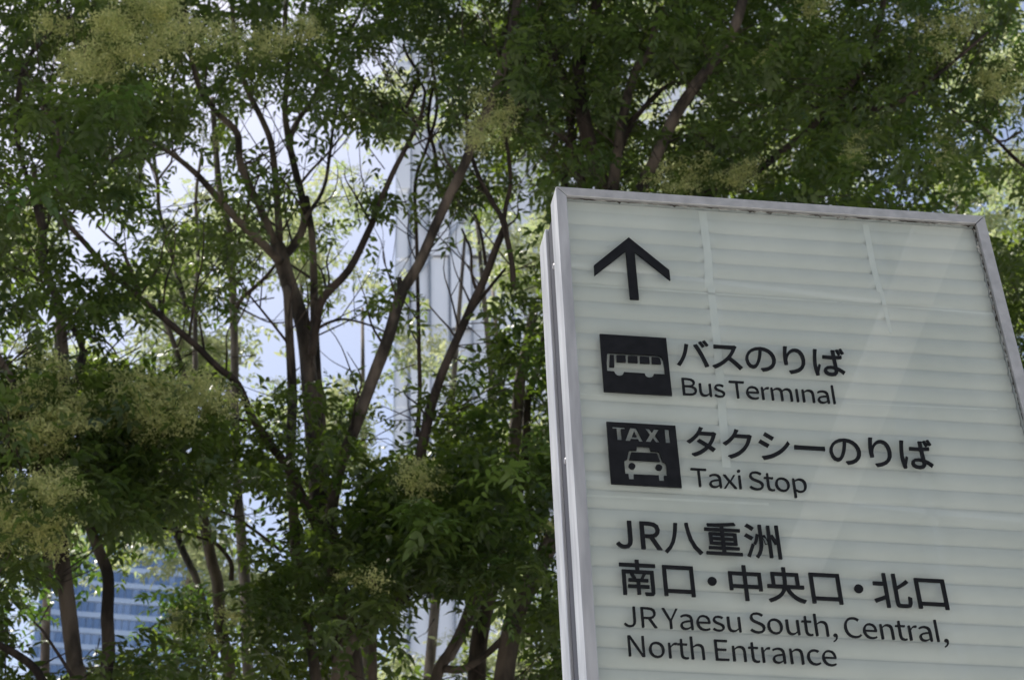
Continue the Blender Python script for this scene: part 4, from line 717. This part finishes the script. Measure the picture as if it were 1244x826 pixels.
def clusters(parent, blobs, Y, seed, meshes, s0=1.0, dY=.5):
    rr = random.Random(seed)
    for bx, by, rx, ry, k in blobs:
        for i in range(math.ceil(k * .72)):
            a = rr.random() * 6.283; q = rr.random() ** .6 * 1.12; P = at(bx + rx * q * math.cos(a), by + ry * q * math.sin(a), Y + rr.uniform(-dY, dY))
            o = link('seed_cluster', rr.choice(meshes), None, parent); o.location = P; o['kind'] = 'stuff'
            s = s0 * rr.uniform(.75, 1.2); o.scale = (s, s, s * rr.uniform(.7, 1)); o.rotation_euler = (rr.uniform(-.4, .4), rr.uniform(-.4, .4), rr.uniform(0, 6.28))
# separate leafy masses that hang in front of the open sky, and leaves among the seed clusters
def mass(parent, blobs, Y, seed, m='leaf', templ=None, sc=1.0, dY=.35):
    P = blob_sprays([(a, b, c, d, int(k / .62)) for a, b, c, d, k in blobs], Y, seed, dY)
    gate = ~(before_limb(P) & (np.random.default_rng(seed).random(len(P)) < .5)); P = P[gate]
    gx, gy = px_of(P); P = P[np.random.default_rng(seed + 7).random(len(P)) > openness(gx, gy, .78) * .96]
    P = P[np.random.default_rng(seed + 8).random(len(P)) < (.62 if m == 'leaf' else .8)]
    leaves_at(parent, P, templ or TEMPL, m, seed + 1, sc, (5, 9), spread=.22); twigs(parent, P, np.zeros((len(P), 3)), seed + 2, .5)
mass(TL, [(120, 372, 40, 30, 34), (150, 345, 22, 26, 14), (60, 330, 26, 30, 14)], 8.2, 301)
mass(TC, [(275, 310, 30, 36, 30), (262, 350, 26, 20, 12), (318, 262, 26, 22, 14), (340, 236, 22, 20, 10), (190, 290, 30, 40, 22), (215, 250, 16, 20, 5), (440, 130, 52, 22, 34), (395, 120, 34, 24, 20), (478, 150, 26, 16, 12), (350, 90, 60, 40, 26)], 9.3, 302)
mass(TR, [(476, 262, 30, 18, 16), (505, 285, 20, 14, 7), (500, 366, 34, 16, 14), (545, 210, 36, 28, 26), (570, 240, 30, 24, 18), (430, 500, 18, 20, 8), (470, 240, 14, 10, 4), (600, 440, 34, 40, 24), (560, 500, 34, 34, 22), (640, 380, 26, 40, 20)], 9.3, 303)
mass(TL, [(25, 50, 50, 60, 40), (30, 150, 50, 50, 24), (110, 170, 60, 40, 20), (180, 120, 50, 30, 16)], 8.4, 311)
mass(TC, [(300, 95, 80, 30, 20), (420, 40, 60, 40, 26), (540, 60, 60, 50, 28), (250, 60, 50, 40, 14), (360, 20, 50, 24, 12)], 9.2, 312)
mass(TT, [(700, 140, 70, 60, 50), (880, 60, 90, 50, 60), (1010, 120, 90, 70, 70), (1100, 60, 60, 50, 30), (900, 180, 90, 40, 40)], 9.6, 313)
mass(TC, [(385, 500, 40, 24, 24), (430, 560, 34, 24, 18), (300, 520, 46, 30, 24), (230, 470, 50, 26, 22), (300, 590, 40, 26, 16)], 9.0, 304)
mass(TL, [(40, 690, 50, 26, 20), (160, 615, 40, 22, 16), (30, 760, 26, 30, 9), (110, 610, 24, 20, 7)], 9.4, 305, 'leaf_young_lit')  # sunlit leaves, their brightness painted in with the lighter leaf colour
mass(TS, [(230, 640, 36, 26, 12), (215, 740, 46, 24, 16), (280, 660, 26, 26, 8), (200, 690, 16, 20, 4), (250, 770, 50, 20, 12)], 10.4, 306, 'leaf_young_lit')  # lit low leaves too, the light carried by the leaf colour
mass(TL, [(130, 40, 80, 50, 26), (130, 500, 110, 30, 30), (40, 615, 44, 30, 9)], 7.35, 307)
mass(TT, [(850, 120, 60, 30, 16), (960, 90, 70, 40, 20), (720, 60, 70, 50, 16)], 9.2, 308, 'leaf_young_lit')
mass(TE, [(1190, 200, 30, 20, 10), (1140, 150, 60, 40, 18), (1200, 60, 50, 50, 16)], 9.6, 309, 'leaf_young_lit')
mass(TR, [(560, 620, 80, 40, 26), (600, 700, 60, 40, 18), (650, 560, 40, 40, 14)], 8.4, 310, 'leaf_young_lit')
clusters(TL, [(135, 30, 68, 55, 32), (95, 78, 36, 28, 12), (180, 30, 40, 40, 13), (230, 40, 30, 24, 5)], 7.3, 1, PAN, 1, .3)
clusters(TL, [(150, 495, 120, 30, 32), (70, 520, 46, 30, 10), (215, 488, 65, 26, 14), (60, 460, 30, 20, 4)], 7.5, 2, PAN, .95, .2)
clusters(TL, [(42, 612, 42, 34, 16), (8, 640, 16, 16, 4), (60, 655, 20, 16, 3)], 7.1, 3, PAN, 1, .2)
clusters(TC, [(290, 45, 22, 22, 5), (370, 40, 20, 24, 5), (330, 55, 30, 14, 3)], 8.2, 4, PAN, .9, .3)
clusters(TC, [(240, 165, 20, 14, 2), (300, 765, 40, 30, 4), (240, 760, 40, 30, 5)], 8.6, 14, PAN, .8, .3)
clusters(TR, [(602, 140, 24, 26, 6), (580, 160, 18, 14, 3)], 8.2, 5, PAN, .9, .2)
clusters(TR, [(522, 592, 22, 16, 4), (500, 580, 14, 10, 2), (675, 640, 10, 14, 1), (430, 705, 20, 12, 2)], 8.0, 6, PAN, .8, .2)
clusters(TT, [(850, 212, 60, 16, 9), (905, 215, 16, 10, 3), (1052, 184, 22, 14, 4), (930, 70, 20, 16, 3), (990, 8, 30, 12, 3)], 8.3, 7, PAN, .8, .2)
clusters(TE, [(1140, 32, 52, 30, 14), (1110, 30, 20, 24, 4), (1225, 110, 34, 26, 9), (1150, 175, 26, 20, 4)], 8.8, 8, PAN, .95, .3)
YF = {'A': 15.5, 'B': 16.5, 'C': 15.2, 'D': 15.2, 'E': 17.2}
FAR_K = .35
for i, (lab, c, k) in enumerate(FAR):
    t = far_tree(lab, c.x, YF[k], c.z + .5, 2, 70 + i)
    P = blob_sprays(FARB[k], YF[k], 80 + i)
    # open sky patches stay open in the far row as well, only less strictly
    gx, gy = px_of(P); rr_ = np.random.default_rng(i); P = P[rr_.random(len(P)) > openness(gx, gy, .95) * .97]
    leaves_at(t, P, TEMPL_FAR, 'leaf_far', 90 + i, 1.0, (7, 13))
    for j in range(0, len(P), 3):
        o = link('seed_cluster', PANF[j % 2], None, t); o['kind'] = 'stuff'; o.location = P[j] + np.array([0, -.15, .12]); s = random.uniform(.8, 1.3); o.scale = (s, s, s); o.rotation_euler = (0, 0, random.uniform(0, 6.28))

# ------------------------------------------------------------------ buildings beyond
def building_root(name, label, loc, rz): 
    e = empty(name, loc, rz); tag(e, label, 'building'); return e
# pale glass tower behind the gap
a = at(479.5, 420, 120.0); TWX = a.x
tw_ = building_root('glass_tower', 'pale glass office tower with dark vertical mullions behind the central gap in the trees', (TWX, 120, 0), R(-3))
TH = 175; TWW = 46
b = MB(); b.box(.4, TWW, .9, 30, 0, TH); b.build('wall', M['white_cladding'], tw_)
pane_me = None; BAYS = [0, 1.42, 3.25, 5.15, 7.1]; 
while BAYS[-1] < TWW - 2: BAYS.append(BAYS[-1] + 1.93)
FH = 8.2
for r_ in range(3, int(TH / FH)):
    for i in range(len(BAYS) - 1):
        if i > 11: break
        b = MB(); b.box(BAYS[i] + .04, BAYS[i + 1] - .04, 0.0, .08, r_ * FH + .015, (r_ + 1) * FH - .015)
        o = b.build('pane', M['pale_glass'], tw_); o.rotation_euler = (R(random.uniform(-.25, .25)), 0, 0)
b = MB(); b.box(BAYS[12] + .04, TWW, 0, .08, 0, TH); b.build('glazing_field', M['pale_glass'], tw_)
b = MB(); b.box(0, BAYS[12], 0, .08, 0, 3 * FH - .05); b.build('glazing_field', M['pale_glass'], tw_)
for i in range(1, 13):
    b = MB(); wd = .06 if i != 1 else .09
    b.box(BAYS[i] - wd, BAYS[i] + wd, -.22, .0, 0, TH); b.box(BAYS[i] - wd - .13, BAYS[i] - wd - .09, -.2, 0, 0, TH); b.build('mullion', M['mullion_grey'], tw_)
b = MB(); b.box(-.05, .05, -.1, .2, 0, TH); b.build('corner_trim', M['brace_grey'], tw_)
for k in range(7):    # wind braces in front of the glass
    z0 = 62 + k * 12.5
    for s in (1, -1):
        b = MB(); xa, xb = (1.4, 7.2) if s > 0 else (7.2, 1.4)
        b.add([(xa, -.2, z0), (xa, -.2, z0 + .26), (xb, -.2, z0 + 8.8), (xb, -.2, z0 + 8.54), (xa, -.02, z0), (xa, -.02, z0 + .26), (xb, -.02, z0 + 8.8), (xb, -.02, z0 + 8.54)],
              [(0, 1, 2, 3), (4, 7, 6, 5), (0, 3, 7, 4), (1, 5, 6, 2)]); b.build('brace', M['brace_grey'], tw_)
# distant blue tower low on the left
a = at(36, 800, 300.0); b_ = at(190, 720, 300.0)
bt = building_root('blue_tower', 'distant blue glass tower with pale floor bands low at the left edge', (a.x, 300, 0), R(8))
BTH = at(120, 585, 300).z; BW = 35; FL = 3.5; PW = 1.45
b = MB(); b.box(.3, BW, .5, 34, 0, BTH); b.build('wall', M['blue_spandrel'], bt)
b = MB(); b.box(-2.2, -.05, .2, 30, 0, BTH * .70); b.build('side_fin', M['white_cladding'], bt)
fl0 = int(at(60, 860, 300).z / FL); pm = {}
for k_, mm in enumerate(('blue_pane', 'blue_pane_pale')):
    b = MB(); b.box(.09, PW - .09, 0.12, .3, 0, FL * .66)
    me = bpy.data.meshes.new('window_pane'); me.from_pydata(b.v, [], b.f); me.materials.append(M[mm]); pm[k_] = me
nfl = int(BTH / FL)
for r_ in range(fl0, nfl):
    b = MB(); b.box(0, BW, -.25, .5, r_ * FL + FL * .68, (r_ + 1) * FL - .05); b.build('floor_band', M['blue_spandrel'], bt)
for r_ in range(fl0, nfl):
    for c_ in range(int(29 / PW)):
        if r_ > nfl - 3 and c_ < 8: pass
        o = link('window_pane', pm[0 if random.random() < .6 else 1], None, bt); o.location = (c_ * PW, 0, r_ * FL)
b = MB(); b.box(int(29 / PW) * PW, BW, .12, .3, 0, BTH); b.build('glazing_field', M['blue_pane'], bt)
b = MB(); b.box(0, BW, .12, .3, 0, fl0 * FL - .05); b.build('glazing_field', M['blue_pane'], bt)

# ------------------------------------------------------------------ unseen block added behind the camera for its reflection in the cover sheet
def mirrored(xs, v, D):
    """where the sight line reflected in the sign (at x, v) meets the vertical plane y = -D"""
    nrm = Vector((math.sin(SYAW), -math.cos(SYAW), 0)); O = Vector((SX, SY, SZ))
    Cm = CAM - nrm * (2 * (CAM - O).dot(nrm)); S_ = O + Vector((math.cos(SYAW), math.sin(SYAW), 0)) * xs - Vector((0, 0, v))
    d = S_ - Cm; return Cm + d * ((-D - Cm.y) / d.y)
PD = 26.0
rb = building_root('reflection_block', 'unseen office block added behind the camera for its reflection in the sign', (0, -PD, 0), math.pi)
b = MB(); b.box(-34, 34, .5, 16, 0, 46); b.build('wall', M['dark_cladding'], rb)
q0, q1 = mirrored(.333, .3, PD), mirrored(.7195, .3, PD); stp = abs(q1.x - q0.x); z0, z1 = mirrored(.5, .77, PD).z, mirrored(.5, .255, PD).z
for k in range(-4, 9):
    b = MB(); xx = -(q0.x + k * stp)
    if abs(xx) > 33: continue
    b.box(xx - .09, xx + .09, -.25, .5, 0, 46); b.build('pillar', M['mullion_grey'], rb)
zz = z0 - 3 * (z1 - z0)
while zz < 46:
    if zz > 0: b = MB(); b.box(-34, 34, -.12, .5, zz - .07, zz + .07); b.build('floor_band', M['brace_grey'], rb)
    zz += z1 - z0
# unseen slanting white beam, added for a diagonal reflection in the cover sheet
pa, pb = mirrored(.93, -.05, 13.0), mirrored(.50, .80, 20.0)
d_ = (pb - pa); pa2 = pa - d_ * .5; pb2 = pb + d_ * .5
bz = MB(); hw = .42
vs = []
for q in (pa2, pb2):
    for sx_, sy_ in ((-1, -1), (1, -1), (1, 1), (-1, 1)): vs.append((q.x + sx_ * hw, q.y + sy_ * .15, q.z))
bz.add(vs, [(0, 1, 2, 3), (7, 6, 5, 4), (0, 4, 5, 1), (1, 5, 6, 2), (2, 6, 7, 3), (3, 7, 4, 0)])
cb = bz.build('reflection_beam', M['white_cladding']); tag(cb, 'unseen white slanting beam added for the diagonal reflection in the sign', 'beam')
